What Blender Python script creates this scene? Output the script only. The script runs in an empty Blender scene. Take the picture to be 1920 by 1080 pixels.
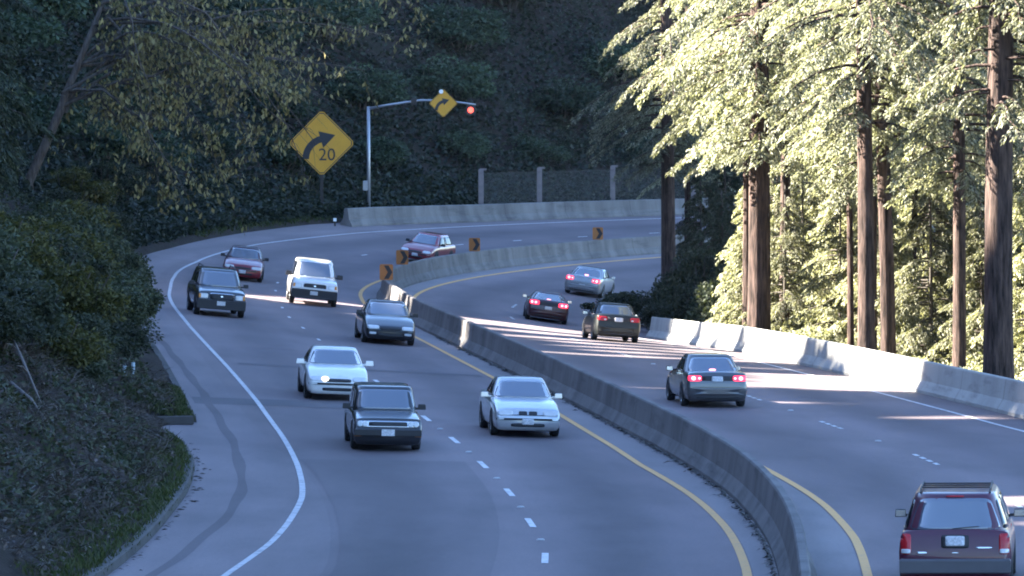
import math
K=1.12; CAMZ=7.8*K; F=9760.0
_C=[(-4,-150),(-1,-90),(1.0,-40),(2.0,-5),(2.5,20),(2.95,40),(3.65,62),(4.3,76.5),(4.59,84),(4.68,91),(4.52,98.5),(4.13,105),(3.5,112.5),(2.65,121),(1.95,128),(0.8,139),(-.4,150),(-1.55,160.5),(-3.15,175),(-4.25,188)]
def _cr(P,n=12):
    out=[]
    for i in range(len(P)-1):
        p0=P[max(i-1,0)];p1=P[i];p2=P[i+1];p3=P[min(i+2,len(P)-1)]
        for k in range(n):
            t=k/n
            out.append(tuple(.5*((2*p1[j])+(-p0[j]+p2[j])*t+(2*p0[j]-5*p1[j]+4*p2[j]-p3[j])*t*t+(-p0[j]+3*p1[j]-3*p2[j]+p3[j])*t**3) for j in (0,1)))
    return out
def _build():
    P=_cr(_C); x,y=_C[-1]; P.append((x,y)); hd=math.atan2(-1.1,13)
    while hd<1.05:
        hd+=(1/130 if y>192 else .4/130); x+=math.sin(hd); y+=math.cos(hd); P.append((x,y))
    for i in range(60):
        x+=math.sin(hd); y+=math.cos(hd); P.append((x,y))
    return P
CL=_build()
def lerp(T,v):
    if v<=T[0][0]: return T[0][1]
    for (a,p),(b,q) in zip(T,T[1:]):
        if v<=b: return p+(q-p)*(v-a)/(b-a)
    return T[-1][1]
BANK=[(60,0.0),(100,.012),(120,.035),(150,.065),(180,.10),(210,.135),(240,.155),(260,.148),(300,.135)]
BANKR=[(60,-.01),(110,-.015),(120,0),(130,.012),(146,.031),(160,.05),(170,.068),(180,.098),(197,.148),(240,.155),(300,.14)]
CURB=[(60,11.3),(84,10.9),(94,10.8),(100,10.65),(106,10.5),(110,10.6),(114,10.9),(116.5,11.2),(117.8,10.1),(150,10.0),(165,10.0),(200,9.9),(215,10.0),(230,10.6),(240,10.9),(300,11.0)]
EDGEL=[(60,9.9),(83,9.05),(88,8.78),(92,8.66),(98,8.5),(106,8.42),(115,8.38),(125,8.35),(160,8.42),(180,8.25),(195,7.9),(208,7.9),(225,8.5),(300,8.5)]
DASHL=[(60,3.8),(87,4.1),(94,4.38),(101,4.53),(110,4.6),(150,4.7),(170,4.6),(190,4.15),(208,4.1),(225,4.6),(300,4.7)]
YELL=[(60,.75),(84,.8),(92,.87),(97,.97),(102,1.1),(108,1.26),(116,1.22),(125,1.15),(180,1.1),(195,.9),(215,1.0),(300,1.15)]
YELR=[(60,-1.05),(83,-1.12),(90,-1.25),(97,-1.28),(107,-1.2),(130,-1.08),(400,-1.08)]
def frame(y):
    # centreline point at plan y (unscaled units), unit tangent
    for i in range(len(CL)-1):
        if CL[i+1][1]>=y: break
    a,b=CL[i],CL[i+1]; t=(y-a[1])/(b[1]-a[1])
    j0=max(i-2,0); j1=min(i+3,len(CL)-1)
    dx,dy=CL[j1][0]-CL[j0][0],CL[j1][1]-CL[j0][1]; l=math.hypot(dx,dy)
    return a[0]+t*(b[0]-a[0]),y,dx/l,dy/l
def surf(y,o,dz=0.0):
    # y: plan y of the centreline point, o: offset to the left (metres/K) -> world point
    x,yy,tx,ty=frame(y)
    oc=max(-11.5,min(11.5,o))
    return ((x-ty*o)*K,(yy+tx*o)*K,(.15+lerp(BANK if o>=0 else BANKR,y)*oc)*K+dz)
def heading(y):
    x,yy,tx,ty=frame(y); return math.atan2(tx,ty)   # radians to the right of +Y
import bpy, bmesh, random
import numpy as np
from mathutils import Vector, Matrix, noise
from mathutils.bvhtree import BVHTree
R=math.radians
rng=np.random.default_rng(7); random.seed(7)
scene=bpy.context.scene
COL=scene.collection

# ---------------------------------------------------------------- helpers
def tag(o,label=None,cat=None,group=None,kind=None):
    if label: o['label']=label
    if cat: o['category']=cat
    if group: o['group']=group
    if kind: o['kind']=kind
    return o
def link(name,me,parent=None):
    o=bpy.data.objects.new(name,me); COL.objects.link(o)
    if parent is not None: o.parent=parent
    return o
def empty(name,loc,rot=(0,0,0)):
    o=bpy.data.objects.new(name,None); COL.objects.link(o); o.location=loc; o.rotation_euler=rot; o.empty_display_size=.3
    return o
def mesh(name,V,Fc,mats,smooth=False,mi=None):
    me=bpy.data.meshes.new(name); me.from_pydata([tuple(v) for v in V],[],Fc)
    for m in (mats if isinstance(mats,(list,tuple)) else [mats]): me.materials.append(m)
    if mi is not None: me.polygons.foreach_set('material_index',mi)
    if smooth: me.polygons.foreach_set('use_smooth',[True]*len(me.polygons))
    me.update(); return me
class MB:
    """collects shapes that become one mesh"""
    def __init__(s): s.V=[]; s.F=[]; s.M=[]
    def add(s,V,Fc,m=0):
        n=len(s.V); s.V+= [tuple(v) for v in V]; s.F+=[tuple(i+n for i in f) for f in Fc]; s.M+=[m]*len(Fc)
    def box(s,c,sz,m=0,mat=None,taper=1.0):
        x,y,z=sz[0]/2,sz[1]/2,sz[2]/2
        b=min(x,y,z)*.25
        V=[]
        for (zz,k) in ((-z,b),(-z+b,0),(z-b,0),(z,b)):
            t=taper if zz>0 else 1
            for (px,py) in ((-x,-y),(x,-y),(x,y),(-x,y)):
                sx=(abs(px)-k)*(1 if px>0 else -1)*t; sy=(abs(py)-k)*(1 if py>0 else -1)*t
                V.append(Vector((sx,sy,zz)))
        if mat is not None: V=[mat@v for v in V]
        V=[v+Vector(c) for v in V]
        Fc=[(3,2,1,0),(12,13,14,15)]
        for r in range(3):
            for i in range(4): j=(i+1)%4; Fc.append((r*4+i,r*4+j,r*4+4+j,r*4+4+i))
        s.add(V,Fc,m)
    def tube(s,P,rad,n=8,m=0,cap=True):
        P=[Vector(p) for p in P]; V=[]; Fc=[]
        rr=rad if isinstance(rad,(list,tuple)) else [rad]*len(P)
        up=None
        for i,p in enumerate(P):
            d=(P[min(i+1,len(P)-1)]-P[max(i-1,0)]).normalized()
            if up is None: up=Vector((1,0,0)) if abs(d.x)<.8 else Vector((0,1,0))
            a=d.cross(up).normalized(); b=d.cross(a); up=-a.cross(d) if False else up
            for k in range(n):
                t=2*math.pi*k/n; V.append(p+a*math.cos(t)*rr[i]+b*math.sin(t)*rr[i])
        for i in range(len(P)-1):
            for k in range(n):
                j=(k+1)%n; Fc.append((i*n+k,i*n+j,(i+1)*n+j,(i+1)*n+k))
        if cap: Fc.append(tuple(range(n-1,-1,-1))); Fc.append(tuple((len(P)-1)*n+k for k in range(n)))
        s.add(V,Fc,m)
    def prism(s,poly,to3,th,m=0):
        """polygon (2D) extruded by th along the third axis of to3(u,v,w)"""
        n=len(poly); V=[to3(u,v,0) for u,v in poly]+[to3(u,v,th) for u,v in poly]
        Fc=[tuple(range(n)),tuple(range(2*n-1,n-1,-1))]+[(i,(i+1)%n+0,(i+1)%n+n,i+n) for i in range(n)]
        s.add(V,Fc,m)
    def make(s,name,mats,parent=None,smooth=False):
        return link(name,mesh(name,s.V,s.F,mats,smooth,s.M),parent)

# ---------------------------------------------------------------- materials
def newmat(name):
    m=bpy.data.materials.new(name); m.use_nodes=True; nt=m.node_tree; nt.nodes.clear()
    out=nt.nodes.new('ShaderNodeOutputMaterial'); return m,nt,out
def bsdf(nt,**k):
    b=nt.nodes.new('ShaderNodeBsdfPrincipled')
    for a,v in k.items():
        nm={'color':'Base Color','rough':'Roughness','metal':'Metallic','coat':'Coat Weight','coatr':'Coat Roughness','ior':'IOR','spec':'Specular IOR Level','emit':'Emission Color','estr':'Emission Strength','alpha':'Alpha','trans':'Transmission Weight'}[a]
        b.inputs[nm].default_value=(*v,1) if a in('color','emit') else v
    return b
def nz(nt,scale,detail=4,vec=None,rough=.55):
    n=nt.nodes.new('ShaderNodeTexNoise'); n.inputs['Scale'].default_value=scale; n.inputs['Detail'].default_value=detail; n.inputs['Roughness'].default_value=rough
    if vec is not None: nt.links.new(vec,n.inputs['Vector'])
    return n.outputs['Fac']
def ramp(nt,fac,stops):
    r=nt.nodes.new('ShaderNodeValToRGB'); e=r.color_ramp.elements
    while len(e)<len(stops): e.new(.5)
    for el,(p,c) in zip(e,stops): el.position=p; el.color=(*c,1)
    nt.links.new(fac,r.inputs[0]); return r.outputs[0]
def mapping(nt,src,scale):
    m=nt.nodes.new('ShaderNodeMapping'); m.inputs['Scale'].default_value=scale
    nt.links.new(src,m.inputs['Vector']); return m.outputs[0]
def mix(nt,fac,a,b,mode='MIX'):
    m=nt.nodes.new('ShaderNodeMix'); m.data_type='RGBA'; m.blend_type=mode
    for s,v in ((0,fac),(6,a),(7,b)):
        if isinstance(v,(int,float)): m.inputs[s].default_value=v
        elif isinstance(v,tuple): m.inputs[s].default_value=(*v,1)
        else: nt.links.new(v,m.inputs[s])
    return m.outputs[2]
def bump(nt,h,st,dist,b):
    n=nt.nodes.new('ShaderNodeBump'); n.inputs['Strength'].default_value=st; n.inputs['Distance'].default_value=dist
    nt.links.new(h,n.inputs['Height']); nt.links.new(n.outputs[0],b.inputs['Normal'])
def simple(name,color,rough=.5,var=.0,scale=3,**k):
    m,nt,out=newmat(name); b=bsdf(nt,color=color,rough=rough,**k)
    if var:
        tc=nt.nodes.new('ShaderNodeTexCoord')
        f=nz(nt,scale,5,tc.outputs['Object'])
        c=ramp(nt,f,[(.25,tuple(x*(1-var) for x in color)),(.75,tuple(min(1,x*(1+var)) for x in color))])
        nt.links.new(c,b.inputs['Base Color'])
    nt.links.new(b.outputs[0],out.inputs[0]); return m
def emis(name,color,strength,base=(.3,.02,.02)):
    m,nt,out=newmat(name); b=bsdf(nt,color=base,rough=.2,emit=color,estr=strength); nt.links.new(b.outputs[0],out.inputs[0]); return m
def paint(name,color,metal=0.0,rough=.35,coat=1.0):
    m,nt,out=newmat(name); b=bsdf(nt,color=color,rough=rough,metal=metal,coat=coat,coatr=.06)
    tc=nt.nodes.new('ShaderNodeTexCoord')
    f=nz(nt,2.3,5,tc.outputs['Object'])
    c=ramp(nt,f,[(.3,tuple(x*.86 for x in color)),(.7,color)]); nt.links.new(c,b.inputs['Base Color'])
    r=nt.nodes.new('ShaderNodeMapRange'); nt.links.new(nz(nt,5,4,tc.outputs['Object']),r.inputs[0]); r.inputs[3].default_value=.04; r.inputs[4].default_value=.16
    nt.links.new(r.outputs[0],b.inputs['Coat Roughness'])
    nt.links.new(b.outputs[0],out.inputs[0]); return m
def foliage(name,cols,trans=.35,rough=.55,tint=1.15):
    m,nt,out=newmat(name); g=nt.nodes.new('ShaderNodeNewGeometry'); oi=nt.nodes.new('ShaderNodeObjectInfo')
    n=len(cols); c=ramp(nt,g.outputs['Random Per Island'],[(i/(n-1),cc) for i,cc in enumerate(cols)])
    hs=nt.nodes.new('ShaderNodeHueSaturation'); nt.links.new(c,hs.inputs['Color'])
    mr=nt.nodes.new('ShaderNodeMapRange'); mr.inputs[3].default_value=.60; mr.inputs[4].default_value=1.35
    nt.links.new(oi.outputs['Random'],mr.inputs[0]); nt.links.new(mr.outputs[0],hs.inputs['Value'])
    b=bsdf(nt,rough=rough,spec=.22); nt.links.new(hs.outputs[0],b.inputs['Base Color'])
    t=nt.nodes.new('ShaderNodeBsdfTranslucent'); tcol=mix(nt,1.0,hs.outputs[0],(tint,tint,.62*tint),'MULTIPLY'); nt.links.new(tcol,t.inputs[0])
    mx=nt.nodes.new('ShaderNodeMixShader'); mx.inputs[0].default_value=trans
    nt.links.new(b.outputs[0],mx.inputs[1]); nt.links.new(t.outputs[0],mx.inputs[2]); nt.links.new(mx.outputs[0],out.inputs[0]); return m

def asphalt(name,base,lanes=True):
    m,nt,out=newmat(name); b=bsdf(nt,rough=.75,spec=.4)
    uv=nt.nodes.new('ShaderNodeUVMap'); uv.uv_map='lane'
    big=nz(nt,.05,5,mapping(nt,uv.outputs[0],(6,.6,1)))     # long streaks along the traffic
    mid=nz(nt,.35,6,mapping(nt,uv.outputs[0],(1.5,.5,1)))
    fine=nz(nt,14,3,uv.outputs[0],.7)
    c=ramp(nt,big,[(.28,tuple(x*.70 for x in base)),(.72,tuple(x*1.22 for x in base))])
    c=mix(nt,.7,c,ramp(nt,mid,[(.28,(.62,.62,.63)),(.5,(.98,.98,.98)),(.72,(1.2,1.2,1.18))]),'MULTIPLY')
    c=mix(nt,.6,c,ramp(nt,fine,[(.25,(.7,.7,.7)),(.75,(1.2,1.2,1.2))]),'MULTIPLY')
    if lanes:
        # worn wheel paths and the oily centre of every lane
        sx=nt.nodes.new('ShaderNodeSeparateXYZ'); nt.links.new(uv.outputs[0],sx.inputs[0])
        ab=nt.nodes.new('ShaderNodeMath'); ab.operation='ABSOLUTE'; nt.links.new(sx.outputs[0],ab.inputs[0])
        ad=nt.nodes.new('ShaderNodeMath'); ad.operation='MULTIPLY_ADD'; nt.links.new(ab.outputs[0],ad.inputs[0]); ad.inputs[1].default_value=2*math.pi/3.75; ad.inputs[2].default_value=-1.0*2*math.pi/3.75
        cs=nt.nodes.new('ShaderNodeMath'); cs.operation='COSINE'; nt.links.new(ad.outputs[0],cs.inputs[0])
        f=nt.nodes.new('ShaderNodeMapRange'); f.inputs[1].default_value=-1; f.inputs[2].default_value=1; nt.links.new(cs.outputs[0],f.inputs[0])
        c=mix(nt,.8,c,ramp(nt,f.outputs[0],[(0,(.66,.66,.68)),(.5,(1.0,1.0,1.0)),(1,(1.14,1.14,1.12))]),'MULTIPLY')
    nt.links.new(c,b.inputs['Base Color']); bump(nt,fine,.25,.01,b)
    nt.links.new(b.outputs[0],out.inputs[0]); return m
def concrete(name,base,dark=.55):
    m,nt,out=newmat(name); b=bsdf(nt,rough=.85,spec=.25); tc=nt.nodes.new('ShaderNodeTexCoord')
    a=nz(nt,.8,6,mapping(nt,tc.outputs['Object'],(1,1,.35)))
    st=nz(nt,.9,4,mapping(nt,tc.outputs['Object'],(1.3,.6,.25)))
    fi=nz(nt,25,4,tc.outputs['Object'])
    c=ramp(nt,a,[(.3,tuple(x*dark for x in base)),(.65,base)])
    c=mix(nt,.30,c,ramp(nt,st,[(.35,(.62,.60,.58)),(.62,(1.05,1.05,1.05))]),'MULTIPLY')
    c=mix(nt,.5,c,ramp(nt,fi,[(.3,(.8,.8,.8)),(.7,(1.1,1.1,1.1))]),'MULTIPLY')
    uv=nt.nodes.new('ShaderNodeUVMap'); uv.uv_map='run'; sx=nt.nodes.new('ShaderNodeSeparateXYZ'); nt.links.new(uv.outputs[0],sx.inputs[0])
    pp=nt.nodes.new('ShaderNodeMath'); pp.operation='PINGPONG'; nt.links.new(sx.outputs[0],pp.inputs[0]); pp.inputs[1].default_value=2.75
    c=mix(nt,.8,c,ramp(nt,pp.outputs[0],[(0,(.35,.34,.34)),(.012,(.5,.5,.5)),(.03,(1,1,1))]),'MULTIPLY')
    sc=nz(nt,1.0,5,mapping(nt,uv.outputs[0],(.45,9,1)),.7)
    c=mix(nt,.6,c,ramp(nt,sc,[(.52,(1,1,1)),(.68,(.45,.45,.47))]),'MULTIPLY')
    nt.links.new(c,b.inputs['Base Color']); bump(nt,fi,.2,.01,b); nt.links.new(b.outputs[0],out.inputs[0]); return m
def soil(name,c0,c1,c2):
    m,nt,out=newmat(name); b=bsdf(nt,rough=.95,spec=.1); tc=nt.nodes.new('ShaderNodeTexCoord')
    a=nz(nt,.45,6,tc.outputs['Object']); f=nz(nt,6,6,tc.outputs['Object'])
    c=ramp(nt,a,[(.3,c0),(.5,c1),(.7,c2)])
    c=mix(nt,.8,c,ramp(nt,f,[(.3,(.55,.55,.55)),(.7,(1.3,1.3,1.3))]),'MULTIPLY')
    nt.links.new(c,b.inputs['Base Color']); bump(nt,f,.8,.1,b); nt.links.new(b.outputs[0],out.inputs[0]); return m
def bark(name,c0,c1):
    m,nt,out=newmat(name); b=bsdf(nt,rough=.9,spec=.15); tc=nt.nodes.new('ShaderNodeTexCoord')
    a=nz(nt,9,6,mapping(nt,tc.outputs['Object'],(1,1,.12)),.65); g=nz(nt,1.2,4,tc.outputs['Object'])
    c=ramp(nt,a,[(.35,c0),(.65,c1)]); c=mix(nt,.6,c,ramp(nt,g,[(.3,(.65,.65,.68)),(.7,(1.2,1.15,1.1))]),'MULTIPLY')
    nt.links.new(c,b.inputs['Base Color']); bump(nt,a,.9,.06,b); nt.links.new(b.outputs[0],out.inputs[0]); return m
def worn(name,color,wear,edge=.5):
    m,nt,out=newmat(name); b=bsdf(nt,rough=.6); tc=nt.nodes.new('ShaderNodeTexCoord')
    f=nz(nt,5,6,tc.outputs['Object'],.7); c=ramp(nt,f,[(edge-.18,wear),(edge-.02,color)])
    nt.links.new(c,b.inputs['Base Color']); nt.links.new(b.outputs[0],out.inputs[0]); return m

M={}
M['asphalt']=asphalt('asphalt',(.154,.120,.126))
M['shoulder']=asphalt('shoulder asphalt',(.180,.143,.148),False)
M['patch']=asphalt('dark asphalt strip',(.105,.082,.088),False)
M['median_pave']=asphalt('pale median pavement',(.215,.185,.188),False)
M['patch2']=asphalt('dark asphalt repair',(.10,.084,.092),False)
M['lane_old']=asphalt('older paler lane asphalt',(.163,.128,.134))
M['lane_dark']=asphalt('newer darker lane asphalt',(.129,.101,.107))
M['white_paint']=worn('white road paint',(.62,.60,.60),(.26,.25,.26),.52)
M['edge_paint']=worn('faded white edge paint',(.50,.48,.49),(.24,.22,.23),.53)
M['stud']=simple('dull reflector',(.42,.41,.42),.5,.2,9)
M['white_thin']=worn('worn white road paint',(.6,.6,.6),(.18,.18,.19),.5)
M['yellow_paint']=worn('yellow road paint',(.66,.33,.075),(.42,.24,.11))
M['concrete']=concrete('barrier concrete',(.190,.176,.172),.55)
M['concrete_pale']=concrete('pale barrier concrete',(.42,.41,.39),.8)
M['soil']=soil('bank soil',(.024,.018,.016),(.036,.028,.024),(.020,.024,.014))
M['litter_ground']=soil('forest floor',(.05,.035,.02),(.09,.065,.035),(.06,.065,.025))
M['valley']=soil('wooded valley floor',(.014,.02,.010),(.022,.030,.014),(.03,.038,.018))
M['bark']=bark('redwood bark',(.016,.012,.011),(.105,.072,.062))
M['bark_grey']=bark('grey bark',(.045,.038,.034),(.13,.115,.10))
M['twig']=simple('dry twig',(.105,.085,.075),.9,.35,2)
M['redwood_leaf']=foliage('redwood foliage',[(.058,.066,.042),(.14,.15,.10),(.28,.284,.21),(.44,.44,.35)],.34)
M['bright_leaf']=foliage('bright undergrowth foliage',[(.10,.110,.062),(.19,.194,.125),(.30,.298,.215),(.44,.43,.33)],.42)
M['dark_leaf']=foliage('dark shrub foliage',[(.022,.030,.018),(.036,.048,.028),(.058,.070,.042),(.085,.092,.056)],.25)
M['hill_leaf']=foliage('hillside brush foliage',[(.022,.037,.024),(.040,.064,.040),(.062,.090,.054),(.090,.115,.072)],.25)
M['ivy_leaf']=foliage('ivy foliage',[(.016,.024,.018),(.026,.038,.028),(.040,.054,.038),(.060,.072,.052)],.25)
M['olive_leaf']=foliage('olive shrub foliage',[(.030,.034,.010),(.052,.056,.018),(.085,.085,.028),(.13,.115,.036)],.3)
M['maple_leaf']=foliage('pale maple leaf',[(.10,.082,.040),(.22,.185,.085),(.38,.33,.16),(.50,.44,.21)],.35)
M['dry_leaf']=foliage('dead brush',[(.022,.016,.015),(.046,.034,.030),(.075,.058,.053),(.040,.038,.022),(.11,.088,.082)],.1)
M['grass']=foliage('short grass',[(.022,.032,.010),(.036,.052,.015),(.054,.068,.020),(.065,.062,.028)],.3)
M['steel']=simple('galvanised steel',(.33,.34,.37),.42,.12,4,metal=.65)
M['wood_post']=simple('weathered timber post',(.20,.165,.165),.85,.25,3)
M['sign_yellow']=simple('yellow sign sheeting',(.64,.30,.018),.45,.08,1.3)
M['sign_orange']=simple('amber chevron sheeting',(.36,.13,.03),.45,.08,2)
M['black']=simple('black sign ink',(.018,.018,.022),.5,.1,3)
M['dark_post']=simple('dark creosoted post',(.045,.038,.034),.9,.3,3)
M['housing']=simple('signal housing',(.02,.022,.022),.5,.1,3)
M['lens_red']=emis('lit red lens',(1,.085,.06),.30)
M['lamp_white']=simple('white lamp cover',(.85,.85,.85),.25,.05,3)
M['galv_pipe']=simple('pale pipe',(.36,.42,.45),.5,.2,4)
def chainlink():
    m,nt,out=newmat('chain link mesh'); b=bsdf(nt,color=(.07,.075,.085),rough=.6); tc=nt.nodes.new('ShaderNodeTexCoord')
    t=nt.nodes.new('ShaderNodeBsdfTransparent')
    sep=nt.nodes.new('ShaderNodeSeparateXYZ'); nt.links.new(tc.outputs['UV'],sep.inputs[0])
    facs=[]
    for sg in (1,-1):
        a=nt.nodes.new('ShaderNodeMath'); a.operation='MULTIPLY_ADD'; nt.links.new(sep.outputs[1],a.inputs[0]); a.inputs[1].default_value=sg; nt.links.new(sep.outputs[0],a.inputs[2])
        f=nt.nodes.new('ShaderNodeMath'); f.operation='PINGPONG'; nt.links.new(a.outputs[0],f.inputs[0]); f.inputs[1].default_value=.05
        l=nt.nodes.new('ShaderNodeMath'); l.operation='LESS_THAN'; nt.links.new(f.outputs[0],l.inputs[0]); l.inputs[1].default_value=.0038; facs.append(l.outputs[0])
    mx=nt.nodes.new('ShaderNodeMath'); mx.operation='MAXIMUM'; nt.links.new(facs[0],mx.inputs[0]); nt.links.new(facs[1],mx.inputs[1])
    ms=nt.nodes.new('ShaderNodeMixShader'); nt.links.new(mx.outputs[0],ms.inputs[0]); nt.links.new(t.outputs[0],ms.inputs[1]); nt.links.new(b.outputs[0],ms.inputs[2]); nt.links.new(ms.outputs[0],out.inputs[0]); return m
M['chainlink']=chainlink()
# vehicle materials
M['glass']=simple('sky toned window glass',(.10,.12,.165),.04,.0,spec=.9,ior=1.7,coat=.6,coatr=.03)  # light blue base colour stands in for sky reflected on the panes
M['glass_dark']=simple('dark window glass',(.012,.014,.02),.05,.0,spec=.7,ior=1.6)
M['tyre']=simple('tyre rubber',(.018,.018,.019),.8,.2,6)
M['rim']=simple('alloy rim',(.38,.39,.41),.35,.1,6,metal=.7)
M['trim']=simple('black plastic trim',(.020,.020,.024),.62,.15,4)
M['grey_trim']=simple('grey plastic bumper',(.085,.082,.092),.5,.1,4)
M['chrome']=simple('chrome trim',(.62,.63,.65),.18,.05,4,metal=.95)
M['headlight']=simple('headlight lens',(.55,.56,.58),.08,.1,9,spec=.8,coat=.5)
M['headlight_on']=emis('lit headlight',(1,.93,.66),.30,(.8,.8,.7))
M['amber']=simple('amber lens',(.55,.20,.03),.15,.1,8)
M['tail']=simple('red tail lens',(.42,.014,.022),.15,.15,8)
M['tail_on']=emis('lit brake lens',(1,.03,.08),.24,(.4,.02,.03))
M['bulb_on']=emis('brake bulb glow',(1,.30,.34),.42)
M['plate']=simple('licence plate',(.52,.52,.55),.4,.4,26)
# ---------------------------------------------------------------- road
def yrange(a,b,st=1.5):
    n=max(2,int(math.ceil((b-a)/st))); return [a+(b-a)*i/n for i in range(n+1)]
YEND=309; Y0=-140
def tabl(T): return (lambda y:lerp(T,y))
def sheet(name,y0,y1,oa,ob,mat,dz=0,n=1,step=1.5,kind='structure',smooth=True):
    """surface strip on the carriageway between two offsets (functions of y)"""
    ys=yrange(y0,y1,step); V=[];Fc=[];UV=[]
    fa=oa if callable(oa) else (lambda y:oa); fb=ob if callable(ob) else (lambda y:ob)
    for y in ys:
        for k in range(n+1):
            o=fa(y)+(fb(y)-fa(y))*k/n; V.append(surf(y,o,dz)); UV.append((o,y))
    for i in range(len(ys)-1):
        for k in range(n): a=i*(n+1)+k; Fc.append((a,a+1,a+n+2,a+n+1))
    # faces must look up
    v=[Vector(V[j]) for j in Fc[0]]
    if (v[1]-v[0]).cross(v[2]-v[0]).z<0: Fc=[f[::-1] for f in Fc]
    me=mesh(name,V,Fc,mat,smooth); uv=me.uv_layers.new(name='lane')
    for li,l in enumerate(me.loops): uv.data[li].uv=UV[l.vertex_index]
    o=link(name,me); tag(o,kind=kind); return o
curbL=tabl(CURB); RB=-11.2
sheet('road',Y0,YEND,RB,lambda y:curbL(y)+.25,M['asphalt'],0,22)
# paler shoulder, its seam and the worn dark strip along it
SEAM=[(22,7.2),(84,7.6),(92,7.9),(99,8.15),(106,8.35),(112,8.75),(125,8.9),(180,8.75),(195,8.4),(208,8.4),(226,9.0),(300,9.0)]
sheet('shoulder',Y0,246,tabl(SEAM),lambda y:curbL(y)+.03,M['shoulder'],.004,6)
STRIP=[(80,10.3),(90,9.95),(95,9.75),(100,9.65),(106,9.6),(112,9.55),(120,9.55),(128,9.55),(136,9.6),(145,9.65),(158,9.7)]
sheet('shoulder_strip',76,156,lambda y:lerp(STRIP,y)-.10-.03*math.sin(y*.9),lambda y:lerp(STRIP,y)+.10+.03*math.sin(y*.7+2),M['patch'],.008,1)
sheet('median_pavement',Y0,YEND,.25,lambda y:lerp(YELL,y)-.10,M['median_pave'],.004,3)
sheet('median_pavement',Y0,YEND,lambda y:lerp(YELR,y)+.10,-.25,M['median_pave'],.004,3)
# older repairs: darker transverse patches and a pale one
sheet('road_patch',124.2,126.6,4.9,9.9,M['patch2'],.006,4,.6)
sheet('road_patch',141.0,141.8,1.4,8.0,M['patch2'],.006,4,.6)
sheet('road_patch',150.0,262,4.75,8.2,M['lane_old'],.005,4)
sheet('road_patch',Y0,108,4.9,lambda y:lerp(SEAM,y)-.15,M['lane_dark'],.005,4)
# painted lines
def line(name,y0,y1,T,w,mat,dz=.010): return sheet(name,y0,y1,lambda y:lerp(T,y)-w/2,lambda y:lerp(T,y)+w/2,mat,dz,1,1.2)
line('edge_line',Y0,YEND,EDGEL,.115,M['edge_paint'])
line('edge_line',Y0,YEND,[(0,-8.7),(400,-8.7)],.11,M['white_paint'])
line('yellow_line',Y0,YEND,YELL,.15,M['yellow_paint'])
line('yellow_line',Y0,YEND,YELR,.15,M['yellow_paint'])
def joined_sheets(name,specs,mat,dz):
    mb=MB()
    for (a,b,oa,w) in specs:
        ys=yrange(a,b,.6); V=[];Fc=[]
        for y in ys: 
            o=oa(y); V+= [surf(y,o-w/2,dz),surf(y,o+w/2,dz)]
        for i in range(len(ys)-1): Fc.append((2*i,2*i+1,2*i+3,2*i+2))
        v=[Vector(V[j]) for j in Fc[0]]
        if (v[1]-v[0]).cross(v[2]-v[0]).z<0: Fc=[f[::-1] for f in Fc]
        mb.add(V,Fc)
    o=mb.make(name,mat); tag(o,kind='structure'); return o
dl=tabl(DASHL)
joined_sheets('lane_dashes',[(85.7+7.15*k-.95,85.7+7.15*k+.95,dl,.115) for k in range(-8,10)]+[(85.7+7.15*k-.5,85.7+7.15*k+.5,dl,.09) for k in range(10,30)],M['white_paint'],.010)
joined_sheets('lane_dashes',[(108.2+12.55*k-1.5+j*.86,108.2+12.55*k-1.5+j*.86+.52,lambda y:-4.8,.10) for k in range(-6,15) for j in range(4)],M['white_thin'],.010)
# raised reflectors between the dashes
stud=MB(); stud.box((0,0,.012),(.16,.12,.03),0,None,.7); stud_me=mesh('road_stud',stud.V,stud.F,M['stud'])
si=0
for k in range(0,7):
    y=85.7+7.15*k+3.5; o=link('road_stud',stud_me); o.location=surf(y,dl(y),.008); o.rotation_euler=(0,0,-heading(y))
    tag(o,'small white reflector between the dashes of the oncoming lanes','road stud','reflectors between the left lane dashes')
for k in range(0,4):
    y=114.4+12.55*k; o=link('road_stud',stud_me); o.location=surf(y,-4.8,.008); o.rotation_euler=(0,0,-heading(y))
    tag(o,'small white reflector between the dashes of the outbound lanes','road stud','reflectors between the right lane dashes')

# concrete barriers: safety-shape profile swept along the road
PROF=[(-.30,-.12),(-.30,.08),(-.155,.32),(-.085,.80),(-.06,.83),(.06,.83),(.085,.80),(.155,.32),(.30,.08),(.30,-.12)]
def barrier(name,y0,y1,T,mat,h=1.0,w=1.0):
    ys=yrange(y0,y1,.5); V=[];Fc=[];n=len(PROF)
    for y in ys:
        o=lerp(T,y)
        for (a,z) in PROF:
            V.append(surf(y,o+a*w,z*h*K))
    for i in range(len(ys)-1):
        for k in range(n-1): a=i*n+k; Fc.append((a,a+1,a+n+1,a+n))
    Fc.append(tuple(range(n))); Fc.append(tuple((len(ys)-1)*n+k for k in range(n-1,-1,-1)))
    me=mesh(name,V,Fc,mat,False); uv=me.uv_layers.new(name='run')
    for l in me.loops: uv.data[l.index].uv=(ys[l.vertex_index//n],l.vertex_index%n/(n-1))
    o=link(name,me); bm=bmesh.new(); bm.from_mesh(o.data); bmesh.ops.recalc_face_normals(bm,faces=bm.faces[:]); bm.to_mesh(o.data); bm.free(); return o
b=barrier('median_barrier',Y0,YEND,[(0,0),(400,0)],M['concrete'])
tag(b,'long grey concrete barrier curving down the middle between the two carriageways','barrier')
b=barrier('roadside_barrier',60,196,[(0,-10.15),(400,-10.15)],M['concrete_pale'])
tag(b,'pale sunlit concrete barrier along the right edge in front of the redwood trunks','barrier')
b=barrier('outer_barrier',242.6,YEND,[(246,10.15),(256,9.75),(275,9.6),(400,9.6)],M['concrete'],1.0)
tag(b,'stained concrete barrier on the far outside of the bend below the wire fence','barrier')
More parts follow.
